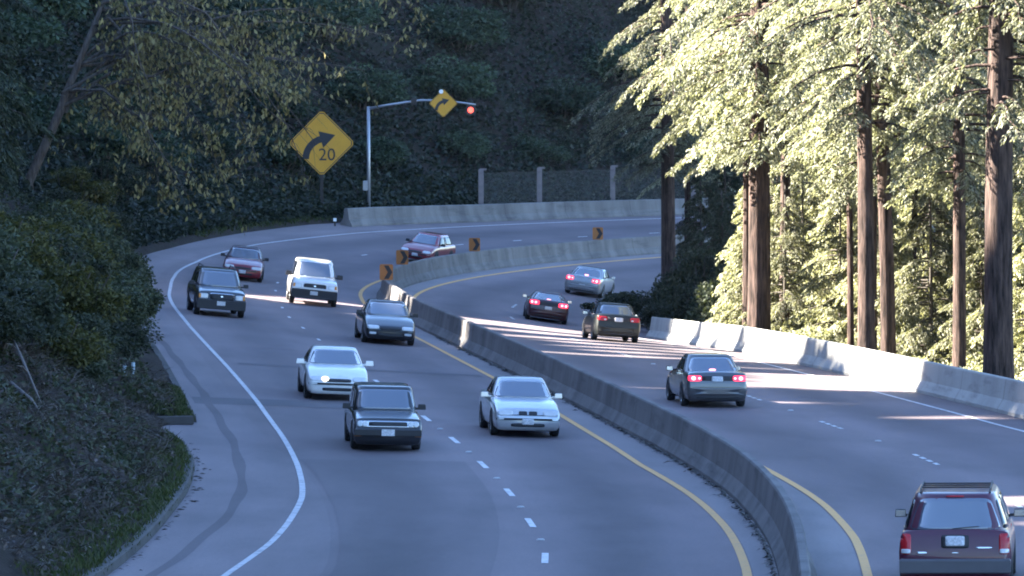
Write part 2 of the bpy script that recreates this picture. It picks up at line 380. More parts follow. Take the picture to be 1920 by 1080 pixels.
# kerb (asphalt dike) on the near left, lip at the drain
kb=MB()
def kerb(y0,y1,h=.14,w=.2):
    ys=yrange(y0,y1,1.0); pr=[(0,-.05),(.02,h),(.05,h+.02),(w,h+.02),(w,-.05)]; V=[];Fc=[];n=len(pr)
    for y in ys:
        for a,z in pr: V.append(surf(y,curbL(y)+a,z*K))
    for i in range(len(ys)-1):
        for k in range(n-1): q=i*n+k; Fc.append((q,q+1,q+n+1,q+n))
    Fc.append(tuple(range(n))); Fc.append(tuple((len(ys)-1)*n+k for k in range(n-1,-1,-1))); kb.add(V,Fc)
kerb(60,113.3); kerb(118,150)
o=kb.make('kerb',M['concrete']); tag(o,kind='structure')

# ---------------------------------------------------------------- terrain
def slope(y): return lerp([(60,.60),(190,.62),(225,.95),(320,.95)],y)
def leftz(y,d):
    """height above the kerb foot at d units beyond the kerb"""
    if d<=0: return 0
    s=slope(y); x=min(d,.8)*.25+max(0,min(d,70)-.8)*s+max(0,d-70)*.06
    return x
def left_point(y,d,dz=0):
    c=curbL(y); p=surf(y,c+d)
    if d<0: return (p[0],p[1],p[2]-.2)
    z=p[2]+.10*K*min(1,d/.15)+leftz(y,d)*K
    nb=min(1,d/2.5)
    z+=nb*(.55*noise.noise(Vector((p[0]*.22,p[1]*.22,3)))+.25*noise.noise(Vector((p[0]*.8,p[1]*.8,9))))*K
    return (p[0],p[1],z+dz)
def grid_obj(name,ys,ds,fn,mat):
    V=[fn(y,d) for y in ys for d in ds]; n=len(ds); Fc=[]
    for i in range(len(ys)-1):
        for k in range(n-1): a=i*n+k; Fc.append((a,a+1,a+n+1,a+n))
    v=[Vector(V[j]) for j in Fc[0]]
    if (v[1]-v[0]).cross(v[2]-v[0]).z<0: Fc=[f[::-1] for f in Fc]
    o=link(name,mesh(name,V,Fc,mat,True)); tag(o,kind='structure'); return o
DS=[-.3,.0,.15,.4,.8,1.2,1.7,2.3,3,3.8,4.6,5.5,6.5,7.6,8.8,10,12,14,16.5,19,22,26,30,36,42,50,60,70,85,110,150]
grid_obj('hillside',yrange(Y0,YEND,1.3),DS,left_point,M['soil'])
def rightz(d): return -.15-.30*min(d,22)-.05*max(0,d-22)
def right_point(y,d,dz=0):
    p=surf(y,-11.15-d)
    if d<0: return (p[0],p[1],p[2]-.25)
    n=min(1,d/2)*.4*noise.noise(Vector((p[0]*.25,p[1]*.25,5)))
    return (p[0],p[1],p[2]+(rightz(d)+n)*K+dz)
grid_obj('forest_floor',yrange(Y0,YEND,2),[-.4,0,.5,1.2,2,3,4.5,6.5,9,12,16,22,30,42,60],right_point,M['litter_ground'])
g=mesh('ground',[(-700,-600,-24),(700,-600,-24),(700,900,-24),(-700,900,-24)],[(0,1,2,3)],M['valley'])
tag(link('ground',g),kind='structure')

# ---------------------------------------------------------------- leaves and trees
def nrm(a): return a/np.maximum(np.linalg.norm(a,axis=1,keepdims=True),1e-9)
def leaf_mesh(name,C,D,L,W,mat,upb=.6,extra=None):
    """one small rhombic face per leaf; C centres, D long directions"""
    N=len(C); C=np.asarray(C,float); D=nrm(np.asarray(D,float)); L=np.broadcast_to(L,(N,)).reshape(N,1); W=np.broadcast_to(W,(N,)).reshape(N,1)
    nn=rng.normal(size=(N,3)); nn[:,2]+=upb*2; S=nrm(np.cross(D,nn))
    bend=nrm(np.cross(S,D))*L*.12
    V=np.stack([C-D*L/2,C+S*W/2+bend,C+D*L/2,C-S*W/2+bend],1).reshape(-1,3)
    me=bpy.data.meshes.new(name); me.vertices.add(4*N); me.vertices.foreach_set('co',V.astype(np.float32).ravel())
    me.loops.add(4*N); me.loops.foreach_set('vertex_index',np.arange(4*N,dtype=np.int32))
    me.polygons.add(N); me.polygons.foreach_set('loop_start',np.arange(0,4*N,4,dtype=np.int32)); me.polygons.foreach_set('loop_total',np.full(N,4,dtype=np.int32))
    me.materials.append(mat); me.update(calc_edges=True); return me
def rdir(n): return nrm(rng.normal(size=(n,3)))
def conifer(seed,zlo,zhi,rfun,nb,mat,leafL=.30,dens=1.0,droop=.35,wood=None):
    wood=wood or M['bark_grey']
    """crown of drooping sprays + the limbs that carry them"""
    r=np.random.default_rng(seed); C=[];D=[]; limbs=MB()
    for i in range(nb):
        z0=zlo+(zhi-zlo)*(i+r.random())/nb; a=r.random()*2*math.pi; Lb=rfun((z0-zlo)/(zhi-zlo))*(.55+.6*r.random())
        if Lb<.4: continue
        P=[]
        for k in range(7):
            t=k/6; rad=.15+Lb*t; P.append((math.cos(a+.25*t*(r.random()-.5))*rad,math.sin(a)*rad,z0+.10*Lb*t-droop*Lb*t*t))
        limbs.tube(P,[max(.012,.05*(1-.85*k/6)*(.5+Lb/5)) for k in range(7)],4,cap=False)
        P=np.array(P); nt_=int(3+Lb*5.6*dens); out0=np.array([math.cos(a),math.sin(a),0]); side0=np.array([-math.sin(a),math.cos(a),0])
        for w in range(nt_):
            t=.20+.80*(w+r.random())/nt_; q=min(5.999,t*6); k=int(q); p=P[k]+(P[min(k+1,6)]-P[k])*(q-k)
            sg=1 if w%2 else -1; Lt=(.35+.55*r.random())*(1.25-.55*t)*(.6+Lb*.12)
            dv=out0*(.55+.5*r.random())+side0*sg*(.75+.5*r.random())+np.array([0,0,-.45-.9*r.random()]); dv/=np.linalg.norm(dv)
            m=int(12+Lt*20); u=np.linspace(.08,1.05,m)[:,None]; pos=p+dv*u*Lt+np.array([0,0,-.30])*(u*Lt)**2
            perp=np.cross(dv,[0,0,1]); perp/=np.linalg.norm(perp)+1e-6; alt=np.where(np.arange(m)%2,1.,-1.)[:,None]
            dd=dv*(.55+.4*r.random((m,1)))+perp*alt*(.8*(1.1-u))+np.array([0,0,-.22])+r.normal(size=(m,3))*.18
            C.append(pos+perp*alt*leafL*.22+r.normal(size=(m,3))*.035); D.append(dd)
    C=np.concatenate(C);D=np.concatenate(D); N=len(C)
    me=leaf_mesh('crown',C,D,rng.uniform(.65,1.45,N)*leafL,rng.uniform(.7,1.3,N)*leafL*.34,mat,1.0)
    lm=mesh('crown_wood',limbs.V,limbs.F,wood,True); me.materials.append(wood); lm.polygons.foreach_set('material_index',[1]*len(lm.polygons))
    bm=bmesh.new(); bm.from_mesh(me); bm.from_mesh(lm); bm.to_mesh(me); bm.free(); bpy.data.meshes.remove(lm); return me
def bush(seed,nc,leafs,mat,L=.17,asp=.5,flat=.85,spread=.30,upb=.5,hang=0.0):
    """unit bush (radius 1, height ~1.7) of uneven leaf clumps"""
    r=np.random.default_rng(seed); C=[];D=[]
    for i in range(nc):
        u=r.normal(size=3); u/=np.linalg.norm(u); u[2]=abs(u[2])*1.0-.12; rad=.45+.50*r.random()
        c=np.array([u[0]*rad,u[1]*rad,.62+u[2]*rad*1.05*flat]); s=spread*(.5+.9*r.random()); m=int(leafs*(.5+r.random()))
        q=r.normal(size=(m,3)); q=q/np.linalg.norm(q,axis=1,keepdims=True)*(.35+.75*r.random((m,1))**.6)*s
        q[:,2]*=.7; C.append(c+q); d=q/s+r.normal(size=(m,3))*.6; d[:,2]-=hang; D.append(d)
    C=np.concatenate(C);D=np.concatenate(D);C[:,2]=np.maximum(C[:,2],.0);N=len(C)
    return leaf_mesh('foliage',C,D,rng.uniform(.6,1.4,N)*L,rng.uniform(.7,1.3,N)*L*asp,mat,upb)
def stems(seed,n=9):
    r=np.random.default_rng(seed); mb=MB()
    for i in range(n):
        a=r.random()*6.28; q=.35+.4*r.random(); mb.tube([(.05*math.cos(a),.05*math.sin(a),-.2),(q*.5*math.cos(a),q*.5*math.sin(a),.45),(q*math.cos(a+.3),q*math.sin(a+.3),1.0+.3*r.random())],[.035,.024,.01],5,cap=False)
    return mb
def trunk_mesh(name,r0,H,seed,mat,limbs=None,taper=.55,flare=1.35):
    r=np.random.default_rng(seed); mb=MB(); n=18; V=[];Fc=[]; zs=[-2.2,-.6,.1,.6,1.4,2.6,4,6,8,10.5,13,16,20,25]; zs=[z for z in zs if z<H]+[H]
    ph=r.random(n)*.16; lean=r.normal(size=2)*.006
    for z in zs:
        k=1-(1-taper)*max(0,z)/H; fl=1+(flare-1)*math.exp(-max(0,z)/.7)
        for j in range(n):
            t=2*math.pi*j/n; rr=r0*k*fl*(.94+ph[j]+.03*math.sin(3*t+z*.5)); V.append((math.cos(t)*rr+lean[0]*z*z*.2,math.sin(t)*rr+lean[1]*z*z*.2,z))
    for i in range(len(zs)-1):
        for j in range(n): q=(j+1)%n; Fc.append((i*n+j,i*n+q,i*n+n+q,i*n+n+j))
    Fc.append(tuple((len(zs)-1)*n+j for j in range(n))); mb.add(V,Fc)
    if limbs is not None: mb.add(limbs.V,limbs.F)
    return mesh(name,mb.V,mb.F,mat,True)
# ---------------------------------------------------------------- sun
SUN_EL=R(33.0); SV=Vector((-.991*math.cos(SUN_EL),.134*math.cos(SUN_EL),math.sin(SUN_EL))).normalized()

# ---------------------------------------------------------------- left hillside cover
def scatter(name,n,yr,dr,mat,L,W,hz,label,cat,dirmode='leaf',dpow=1.0,side='L',upb=.5,pf=.35,pt=-.22):
    ys=rng.uniform(yr[0],yr[1],n); ds=dr[0]+(dr[1]-dr[0])*rng.random(n)**dpow; C=np.empty((n,3))
    for i in range(n):
        C[i]=left_point(ys[i],ds[i]) if side=='L' else right_point(ys[i],ds[i])
    keep=np.array([noise.noise(Vector((c[0]*pf,c[1]*pf,1.7+len(cat))))>pt-.5*rng.random() for c in C])
    C=C[keep]; n=len(C)
    if dirmode=='blade':
        D=rng.normal(size=(n,3))*.5; D[:,2]=1; C[:,2]+=L*.4
    elif dirmode=='twig':
        D=rng.normal(size=(n,3)); D[:,2]=np.abs(D[:,2])*.55+.1; D[:,0]+=.5; C[:,2]+=rng.random(n)*hz
    else:
        D=rng.normal(size=(n,3)); D[:,2]*=.6; D[:,2]-=.2; C[:,2]+=rng.random(n)**1.5*hz
    me=leaf_mesh(name,C,D,rng.uniform(.6,1.4,n)*L,rng.uniform(.7,1.3,n)*W,mat,upb); o=link(name,me)
    tag(o,label,cat,None,'stuff'); return o
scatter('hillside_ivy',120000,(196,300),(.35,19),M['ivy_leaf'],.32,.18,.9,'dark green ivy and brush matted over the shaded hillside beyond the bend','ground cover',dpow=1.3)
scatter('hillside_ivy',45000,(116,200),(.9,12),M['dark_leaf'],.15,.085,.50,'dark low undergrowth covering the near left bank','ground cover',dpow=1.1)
scatter('dry_brush',34000,(78,126),(.45,9),M['dry_leaf'],.55,.017,.45,'brown dead stems and brush on the near left bank','brush','twig',1.0,pf=.9,pt=.16)
scatter('dry_brush',16000,(78,128),(.4,8),M['dry_leaf'],.14,.08,.2,'brown dead leaves lying on the near left bank','brush')
scatter('ground_moss',26000,(80,118),(.9,8),M['grass'],.12,.07,.22,'dull mossy green patches on the near left bank','ground cover',pf=.55,pt=.34)
scatter('bank_undergrowth',42000,(82,122),(.9,9),M['dark_leaf'],.14,.075,.35,'dark soft undergrowth in patches on the near left bank','ground cover',pf=.6,pt=.22)
scatter('grass',5500,(78,112.5),(.02,.9),M['grass'],.17,.03,.1,'green strip of grass behind the kerb at the near left','grass','blade')
scatter('grass',5000,(117.2,127),(.05,1.5),M['grass'],.17,.04,.1,'small green grass island beside the shoulder drain','grass','blade')
scatter('grass',6000,(222,262),(.05,2.6),M['grass'],.22,.06,.1,'green grass verge below the yellow curve sign','grass','blade')
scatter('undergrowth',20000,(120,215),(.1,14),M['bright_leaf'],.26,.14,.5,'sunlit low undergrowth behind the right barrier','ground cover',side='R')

# shared shrub models
BUSH={}
for key,mat,L,n,lf,sp in (('dark',M['dark_leaf'],.085,44,260,.30),('hill',M['hill_leaf'],.12,34,190,.33),('olive',M['olive_leaf'],.085,40,230,.30),('bright',M['bright_leaf'],.13,34,190,.34)):
    BUSH[key]=[(bush(50+i*7+len(key),n,lf,mat,L,.5,.85,sp,.4,.25),mesh('stem',stems(i).V,stems(i).F,M['bark_grey'],True)) for i in range(3)]
def put_bush(kind,name,loc,s,h,label,cat,group,i,rz=None):
    f,st=BUSH[kind][i%3]; r=empty(name,loc,(0,0,random.random()*6.28 if rz is None else rz)); r.scale=(s,s,h/1.55)
    link('foliage',f,r); link('stem',st,r); tag(r,label,cat,group); return r
# shrubs hugging the left edge, then the slope above it
i=0
for (y,d,s,h) in [(113,3.4,1.3,1.6),(118,2.6,1.1,1.5),(121,4.6,1.8,2.6),(126,1.9,1.3,1.6),(130,3.4,1.9,2.7),(135,1.5,1.3,1.9),(139,3.2,1.9,2.8),(144,1.3,1.6,2.3),(149,2.7,1.9,3.0),(153,.9,1.5,2.4),(158,2.3,2.0,3.2),(163,.9,1.5,2.6),(168,2.2,1.9,3.2),(173,.8,1.5,2.4),(179,1.9,1.6,2.3),(186,1.4,1.3,1.6),(193,2.0,1.7,2.4),(199,1.2,1.5,2.1),(205,2.4,1.8,2.6),(212,2.2,1.7,2.5),(110,5.6,1.5,1.6),(114,6.5,1.9,2.6),(112,2.9,1.6,2.3),(108,3.6,1.5,2.1),(116,2.0,1.2,1.7),(104.5,4.0,1.3,1.6),(120,3.0,1.7,2.6),(110,4.6,1.8,2.8),(115,4.2,2.0,3.2)]:
    k='olive' if i%4==2 else 'dark'
    put_bush(k,'bank_shrub',left_point(y,d,-.25),s,h,('olive green shrub crowding the left bank above the shoulder' if k=='olive' else 'dark green shrub crowding the left bank above the shoulder'),'shrub',('olive shrubs on the left bank' if k=='olive' else 'dark shrubs on the left bank'),i); i+=1
put_bush('olive','roadside_shrub',left_point(182,.35,-.1),1.15,1.0,'low yellowish shrub at the left road edge where the sun streak ends','shrub',None,1)
# brush on the far hillside facing us
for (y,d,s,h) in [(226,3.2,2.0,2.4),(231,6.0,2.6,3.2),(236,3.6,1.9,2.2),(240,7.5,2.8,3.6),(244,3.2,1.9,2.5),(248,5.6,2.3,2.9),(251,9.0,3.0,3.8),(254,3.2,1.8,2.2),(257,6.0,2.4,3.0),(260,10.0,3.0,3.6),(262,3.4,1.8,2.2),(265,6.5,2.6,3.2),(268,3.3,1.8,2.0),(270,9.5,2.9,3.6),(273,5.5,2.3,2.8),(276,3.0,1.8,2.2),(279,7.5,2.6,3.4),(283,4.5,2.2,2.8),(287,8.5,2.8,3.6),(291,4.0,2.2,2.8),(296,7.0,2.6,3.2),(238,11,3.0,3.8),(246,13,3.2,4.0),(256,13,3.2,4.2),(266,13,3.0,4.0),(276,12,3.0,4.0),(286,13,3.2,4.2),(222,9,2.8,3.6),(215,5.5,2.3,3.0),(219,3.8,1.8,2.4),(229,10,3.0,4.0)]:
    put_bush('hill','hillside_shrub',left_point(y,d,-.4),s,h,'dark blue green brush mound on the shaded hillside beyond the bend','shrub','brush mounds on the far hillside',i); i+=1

# ---------------------------------------------------------------- conifers
def prof(peak,rmax): return lambda t: rmax*(min(1,.45+.55*t/peak) if t<peak else max(.06,((1-t)/(1-peak))**.8))
RW=[conifer(11+i,8.1+.45*i,20.5,prof(.42,5.0),84,M['redwood_leaf'],.165,1.0,.55,M['bark']) for i in range(3)]
YT=[conifer(31+i,.35,9.5,prof(.16,2.5),105,M['bright_leaf'],.155,1.3,.40) for i in range(3)]
DT=[conifer(41+i,.8,12,prof(.25,3.6),110,M['dark_leaf'],.20,1.0,.40) for i in range(2)]
def tree(name,loc,trunk,crown,label,cat='tree',group=None,s=1.0,rz=None,sc=None):
    r=empty(name,loc,(0,0,random.random()*6.28 if rz is None else rz)); r.scale=sc or (s,s,s)
    link('trunk',trunk,r)
    if crown: link('crown',crown,r)
    tag(r,label,cat,group); return r
def dR(o): return -11.15-o
TR=[(173.8,-11.4,.45,0,1.0,.3,'tall redwood with a thick half lit trunk behind the middle of the right barrier'),
    (184.7,-12.4,.17,1,.95,1.2,'slim redwood with pinkish bark just left of the thick half lit trunk'),
    (181.2,-13.3,.22,2,.95,2.5,'thin dark redwood standing alone right of the thick half lit trunk'),
    (158.5,-12.3,.30,1,1.0,4.0,'redwood with a sunlit furrowed trunk in the middle of the grove'),
    (170.1,-13.9,.13,2,.9,5.2,'narrow dark redwood touching the left side of the furrowed one'),
    (168.9,-14.4,.18,0,.95,0.8,'dark redwood touching the right side of the furrowed middle one'),
    (163.9,-14.0,.28,2,1.0,2.0,'redwood with a dark lower trunk, right of the furrowed middle redwood'),
    (173.8,-16.6,.13,1,.9,3.3,'thin pole like trunk behind the ivy covered redwood'),
    (158.5,-15.2,.24,0,.95,4.6,'reddish barked slim redwood just left of the broad dark redwood'),
    (137.1,-12.0,.47,2,1.0,5.7,'broad dark redwood close behind the barrier near the right edge of the photo'),
    (214.0,-10.75,.36,1,.86,1.6,'dark shaded redwood standing at the inside of the bend before the far road'),
    (223.9,-10.6,.17,0,.8,2.9,'thin dark trunk just right of the shaded redwood at the bend')]
for j,(y,o,r0,v,s,rz,lab) in enumerate(TR):
    p=right_point(y,dR(o),-.1)
    tree('redwood_tree',p,trunk_mesh('trunk',r0*.97/s,20.8,j,M['bark'],None,.62,1.25),RW[v],lab,'tree',None,s,rz)
# more of the grove further back, filling between the trunks
for j,(y,o,s) in enumerate([(188,-17,1.0),(196,-20,1.05),(180,-21,1.0),(168,-22,1.0),(192,-26,1.1),(176,-27,1.05),(150,-19,.95),(160,-24,1.0),(205,-17,1.0)]):
    tree('redwood_tree',right_point(y,dR(o),-.1),trunk_mesh('trunk',.22,20.8,60+j,M['bark'],None,.62,1.2),RW[j%3],'redwood in the back rows of the grove seen between the front trunks','tree','back rows of redwoods',s*.95)
for j,(y,o,s) in enumerate([(178,-15.3,.8),(186,-14.6,.85),(190,-16,.9),(172,-18.5,.95),(166,-17.5,.8),(183,-18.5,1.0),(194,-18,.95),(176,-20.5,1.0),(163,-19.5,.85),(188,-21,1.05),(156,-18.2,.75),(198,-15.5,.9),(170,-22.5,1.0),(152,-18.6,.8),(180,-24,1.05),(197,-22.5,1.1),(146,-17.5,.6),(160,-22,1.0),(190,-25,1.1),(168,-16.2,.9),(174,-14.2,.8),(181,-15.9,1.0),(186,-17.2,1.1),(192,-14.4,1.0),(196,-16.8,1.2),(165,-20.5,1.1),(172,-24,1.25),(184,-22.8,1.25),(154,-20,1.0),(160,-17.8,.85),(177,-17.6,1.0),(179,-13.0,.7),(186,-12.8,.75),(166,-18.8,1.05),(172,-15.2,.85)]):
    tree('young_tree',right_point(y,dR(o),-.1),trunk_mesh('trunk',.09,9.3,90+j,M['bark_grey'],None,.3,1.2),YT[j%3],'bright sunlit young tree with feathery foliage between the redwood trunks','tree','young trees in the sunlit grove',s*1.12)
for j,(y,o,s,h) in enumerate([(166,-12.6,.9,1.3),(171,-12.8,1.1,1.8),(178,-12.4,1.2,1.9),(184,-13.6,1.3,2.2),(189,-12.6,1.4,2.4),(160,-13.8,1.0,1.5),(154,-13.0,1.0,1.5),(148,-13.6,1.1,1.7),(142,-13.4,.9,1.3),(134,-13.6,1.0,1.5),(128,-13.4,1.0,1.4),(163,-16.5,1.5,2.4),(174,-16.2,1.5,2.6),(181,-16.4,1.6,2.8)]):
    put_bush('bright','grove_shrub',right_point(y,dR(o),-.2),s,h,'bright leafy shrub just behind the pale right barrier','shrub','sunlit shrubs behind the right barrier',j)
for j,(y,o,s,h) in enumerate([(201,-12.4,1.9,3.6),(206,-12.6,2.2,5.0),(211,-11.7,1.7,3.6),(197,-13.0,1.8,4.2),(204,-14.2,2.3,5.6),(199,-14.6,2.0,4.8),(214,-12.8,2.0,4.6)]):
    put_bush('dark','shade_shrub',right_point(y,dR(o),-.2),s,h,'dark shrub in the shade right of the bend redwood','shrub','dark shrubs inside the bend',j)
p=surf(208.0,-9.2,-.15); put_bush('dark','verge_shrub',p,1.9,1.75,'low dark shrub spilling over the road edge where the right barrier ends','shrub',None,1,.4)
p=surf(202.5,-10.9,-.1); put_bush('dark','verge_shrub',p,1.5,1.7,'low dark shrub beside the far tip of the right barrier','shrub',None,2,1.4)
for j,(y,o,s) in enumerate([(209,-13.2,.62),(216,-12.0,.66),(203,-13.6,.55),(221,-12.6,.8)]):
    tree('shade_tree',right_point(y,dR(o),-.1),trunk_mesh('trunk',.13,11.5,220+j,M['bark_grey'],None,.35,1.2),DT[j%2],'dark young evergreen filling the shade right of the bend redwood','tree','dark young evergreens inside the bend',s)
# dark trees up the left bank and above the far wall
for j,(y,d,s) in enumerate([(122,8.5,.75),(131,6.6,.80),(140,7.5,.92),(150,6.4,.95),(159,7.6,1.02),(167,5.6,.92),(146,11,1.0),(156,12,1.05),(196,7.0,.95),(204,9.5,1.1),(213,8.6,1.05),(221,12.5,1.15),(230,14.5,1.1),(172,11,1.05)]):
    tree('bank_tree',left_point(y,d,-.3),trunk_mesh('trunk',.16,11.5,130+j,M['bark_grey'],None,.35,1.2),DT[j%2],'dense dark evergreen rising above the shrubs on the left bank','tree','dark evergreens on the left bank',s)
for j,(y,d,s) in enumerate([(236,16,1.1),(245,17,1.15),(254,17.5,1.1),(263,17,1.15),(272,17.5,1.1),(282,16,1.15),(292,15,1.1)]):
    tree('slope_tree',left_point(y,d,-.4),trunk_mesh('trunk',.2,11.5,160+j,M['bark_grey'],None,.35,1.2),DT[j%2],'dark evergreen at the top of the shaded hillside beyond the bend','tree','dark evergreens above the far hillside',s)

# pale leaved maple arching over the shoulder
def maple():
    r=np.random.default_rng(5); mb=MB(); C=[];D=[]
    base=Vector(left_point(199,3.6,-.3)); 
    def rel(x,y,z): return Vector((x*K,y*K,z*K))-base
    top=rel(-15.2,199.5,12.5); mid=rel(-17.0,199,8.0)
    tr=[Vector((0,0,-.5)),Vector((-.1,0,1.5)),mid*.75+Vector((0,0,.3)),mid,top*.5+mid*.5,top]
    mb.tube(tr,[.26,.22,.19,.17,.12,.05],10)
    ends=[(-13.4,198,4.4),(-12.2,196,3.9),(-10.9,200,4.4),(-9.4,198,5.0),(-8.0,199,5.0),(-7.4,197,5.9),(-7.0,201,7.6),(-5.6,199,8.8),(-4.8,205,10.2),(-3.9,206,11.4),(-8.6,202,9.2),(-10.4,196,8.0),(-12.4,200,9.6),(-10.0,206,12.0),(-6.6,205,12.4),(-13.6,196,7.0),(-14.4,200,5.6),(-8.8,196,6.9),(-11.4,201,6.2),(-6.2,202,10.6)]
    for e in ends:
        E=rel(*e); t0=.25+.7*r.random(); q=t0*4.999; k=int(q)+0; S=tr[min(k+1,4)].lerp(tr[min(k+2,5)],q-k)
        if S.z<.8: S=tr[2].lerp(tr[3],r.random())
        h=max(S.z,E.z)+1.2+1.2*r.random(); P=[]
        for i in range(11):
            t=i/10; p=S.lerp(E,t); p.z=(1-t)**2*S.z+2*t*(1-t)*h+t*t*E.z; p+=Vector(r.normal(size=3)*.10); P.append(p)
        mb.tube(P,[.075*(1-.86*i/10)+.006 for i in range(11)],5,cap=False)
        for s in range(30):
            t=.22+.78*r.random(); q=t*9.999; k=int(q); p=P[k].lerp(P[k+1],q-k); Ls=(.8+1.9*r.random())*(1.15-.4*t)
            dr=(P[k+1]-P[k]).normalized()*.5+Vector(r.normal(size=3)*.75); dr.z=dr.z*.5+.05; tw=[]
            for i in range(5):
                u=i/4; tw.append(p+dr*Ls*u+Vector((0,0,-.55*Ls*u*u)))
            mb.tube(tw,[.016,.013,.010,.007,.004],3,cap=False)
            m=int(4+13*r.random()*(.45+.75*t))
            for _ in range(m):
                u=(.25+.75*r.random())*3.999; a=int(u); c=tw[a].lerp(tw[a+1],u-a); q_=np.array(c)+r.normal(size=3)*.13+np.array([0,0,-.10]); g_=(q_+np.array(base))/K
                if -8.5<g_[0]<-5.9 and 4.7<g_[2]<7.6: continue
                C.append(q_); D.append(np.array([r.normal()*.45,r.normal()*.45,-1]))
    n=len(C); cr=leaf_mesh('crown',np.array(C),np.array(D),rng.uniform(.6,1.35,n)*.26,rng.uniform(.6,1.2,n)*.15,M['maple_leaf'],.0)
    root=empty('maple_tree',base); mb.make('trunk',M['bark_grey'],root,True); link('crown',cr,root)
    tag(root,'half bare tree with hanging pale yellow leaves arching over the left shoulder','tree')
maple()

# unseen wood added on the left ridge to shade the road, gaps cut for sun streaks
def lit(gx,gy):
    j=1.1*math.sin(gy*1.7)+.8*math.sin(gy*.63+1)+.5*math.sin(gy*4.1)
    if gy<108: xl=34
    elif gy<155: xl=20+.5*j
    elif gy<167.2: xl=6.0
    elif gy<177: xl=10.8
    elif gy<221: xl=7.0+.6*j
    elif gy<282: xl=20
    else: xl=48
    if gx>xl: return True
    for a,b,x0,x1 in SLITS:
        if a<gy<b and x0<gx<x1: return True
    return False
# in world metres on the ground: y range, x range
SLITS=[(205.4,211.4,-16,10),(212.6,214.0,-10,-4),(199.6,201.4,-6.5,-2.6),(202.6,206.8,-4.0,10),(196.4,201.0,-2.8,10),(190.6,193.8,-1.2,10),(186.6,189.6,-.2,10),(183.0,186.0,1.0,10),(179.2,182.2,2.2,10),(175.9,178.6,-2.4,10),(170.0,172.4,4.8,10),(153.6,156.0,2.6,6.6),(145.8,148.2,6.0,9.8),(107.6,111.2,9.2,20),(102.4,105.4,9.6,20),(138.4,141.4,9.6,14)]
N0=230000
def ridge():
    yy=rng.uniform(-135,318,N0); dd=rng.uniform(44,84,N0); C=[];n=0
    base={}
    for i in range(N0):
        y=max(-135,min(300,yy[i])); key=(round(y),round(dd[i]))
        if key not in base: base[key]=left_point(max(-135,min(300,key[0])),key[1])
        b=base[key]; by=b[1]+(yy[i]-y)*K; z=b[2]+rng.random()*(26 if yy[i]<225 else 34)*K
        t=z/SV.z; gx=b[0]-SV.x*t; gy=by-SV.y*t
        if gx<-24 or gx>52 or lit(gx,gy): continue
        C.append((b[0]+rng.normal()*.4,by+rng.normal()*.5,z))
    C=np.array(C); n=len(C); D=rdir(n)
    o=link('ridge_shade_wood',leaf_mesh('ridge_shade_wood',C,D,rng.uniform(1.4,2.3,n),rng.uniform(1.0,1.5,n),M['dark_leaf'],0)); tag(o,'unseen dark wood on the left ridge, shaped to shade the road and pass sun streaks','wood',None,'stuff')
    print('ridge',n)
ridge()

# dead branches fallen on the near bank
for j,((ya,da),(yb,db)) in enumerate([((100,3.4),(92,1.4)),((106,3.9),(98,2.6))]):
    a=Vector(left_point(ya,da,.28)); b=Vector(left_point(yb,db,.16)); mb=MB(); mid=a.lerp(b,.5)+Vector((0,0,.22)); P=[a,a.lerp(mid,.5)+Vector((.05,0,.06)),mid,mid.lerp(b,.5),b]
    mb.tube(P,[.05,.042,.034,.024,.012],6); d=(b-a).normalized()
    for k in range(4):
        q=P[1+k%3].lerp(P[2+k%3],.5); e=q+d*.9+Vector((.35*(-1)**k,0,.35)); mb.tube([q,q.lerp(e,.5)+Vector((0,0,.06)),e],[.02,.014,.006],4,cap=False)
    o=mb.make('dead_branch',M['twig'],None,True); tag(o,['upper of two bare dead branches lying on the near left bank','lower of two bare dead branches lying on the near left bank'][1-j],'branch','dead branches on the near bank')
# ---------------------------------------------------------------- signs, signal, fence, small things
def arrow_poly():
    """curve-right arrow on a unit diamond (half diagonal 1)"""
    P=[];n=14
    # shaft: quarter turn, from vertical at the bottom to pointing right and up
    cx,cy,r=.14,-.48,.62
    outer=[];inner=[]
    for i in range(n+1):
        a=math.pi-(math.radians(74))*i/n; w=.10
        outer.append((cx+(r+w)*math.cos(a),cy+(r+w)*math.sin(a))); inner.append((cx+(r-w)*math.cos(a),cy+(r-w)*math.sin(a)))
    a=math.pi-math.radians(74); d=(math.sin(a),-math.cos(a)); nn=(math.cos(a),math.sin(a)); t=(cx+r*nn[0],cy+r*nn[1])
    head=[(t[0]+nn[0]*.25,t[1]+nn[1]*.25),(t[0]+d[0]*.46,t[1]+d[1]*.46),(t[0]-nn[0]*.27,t[1]-nn[1]*.27)]
    return outer+head+inner[::-1]
def text_mesh(s,size):
    cu=bpy.data.curves.new('digits','FONT'); cu.body=s; cu.size=size; cu.align_x='CENTER'; cu.align_y='CENTER'; cu.extrude=.004; cu.resolution_u=4
    o=bpy.data.objects.new('digits',cu); COL.objects.link(o); dg=bpy.context.evaluated_depsgraph_get(); me=bpy.data.meshes.new_from_object(o.evaluated_get(dg)); COL.objects.unlink(o); bpy.data.objects.remove(o); return me
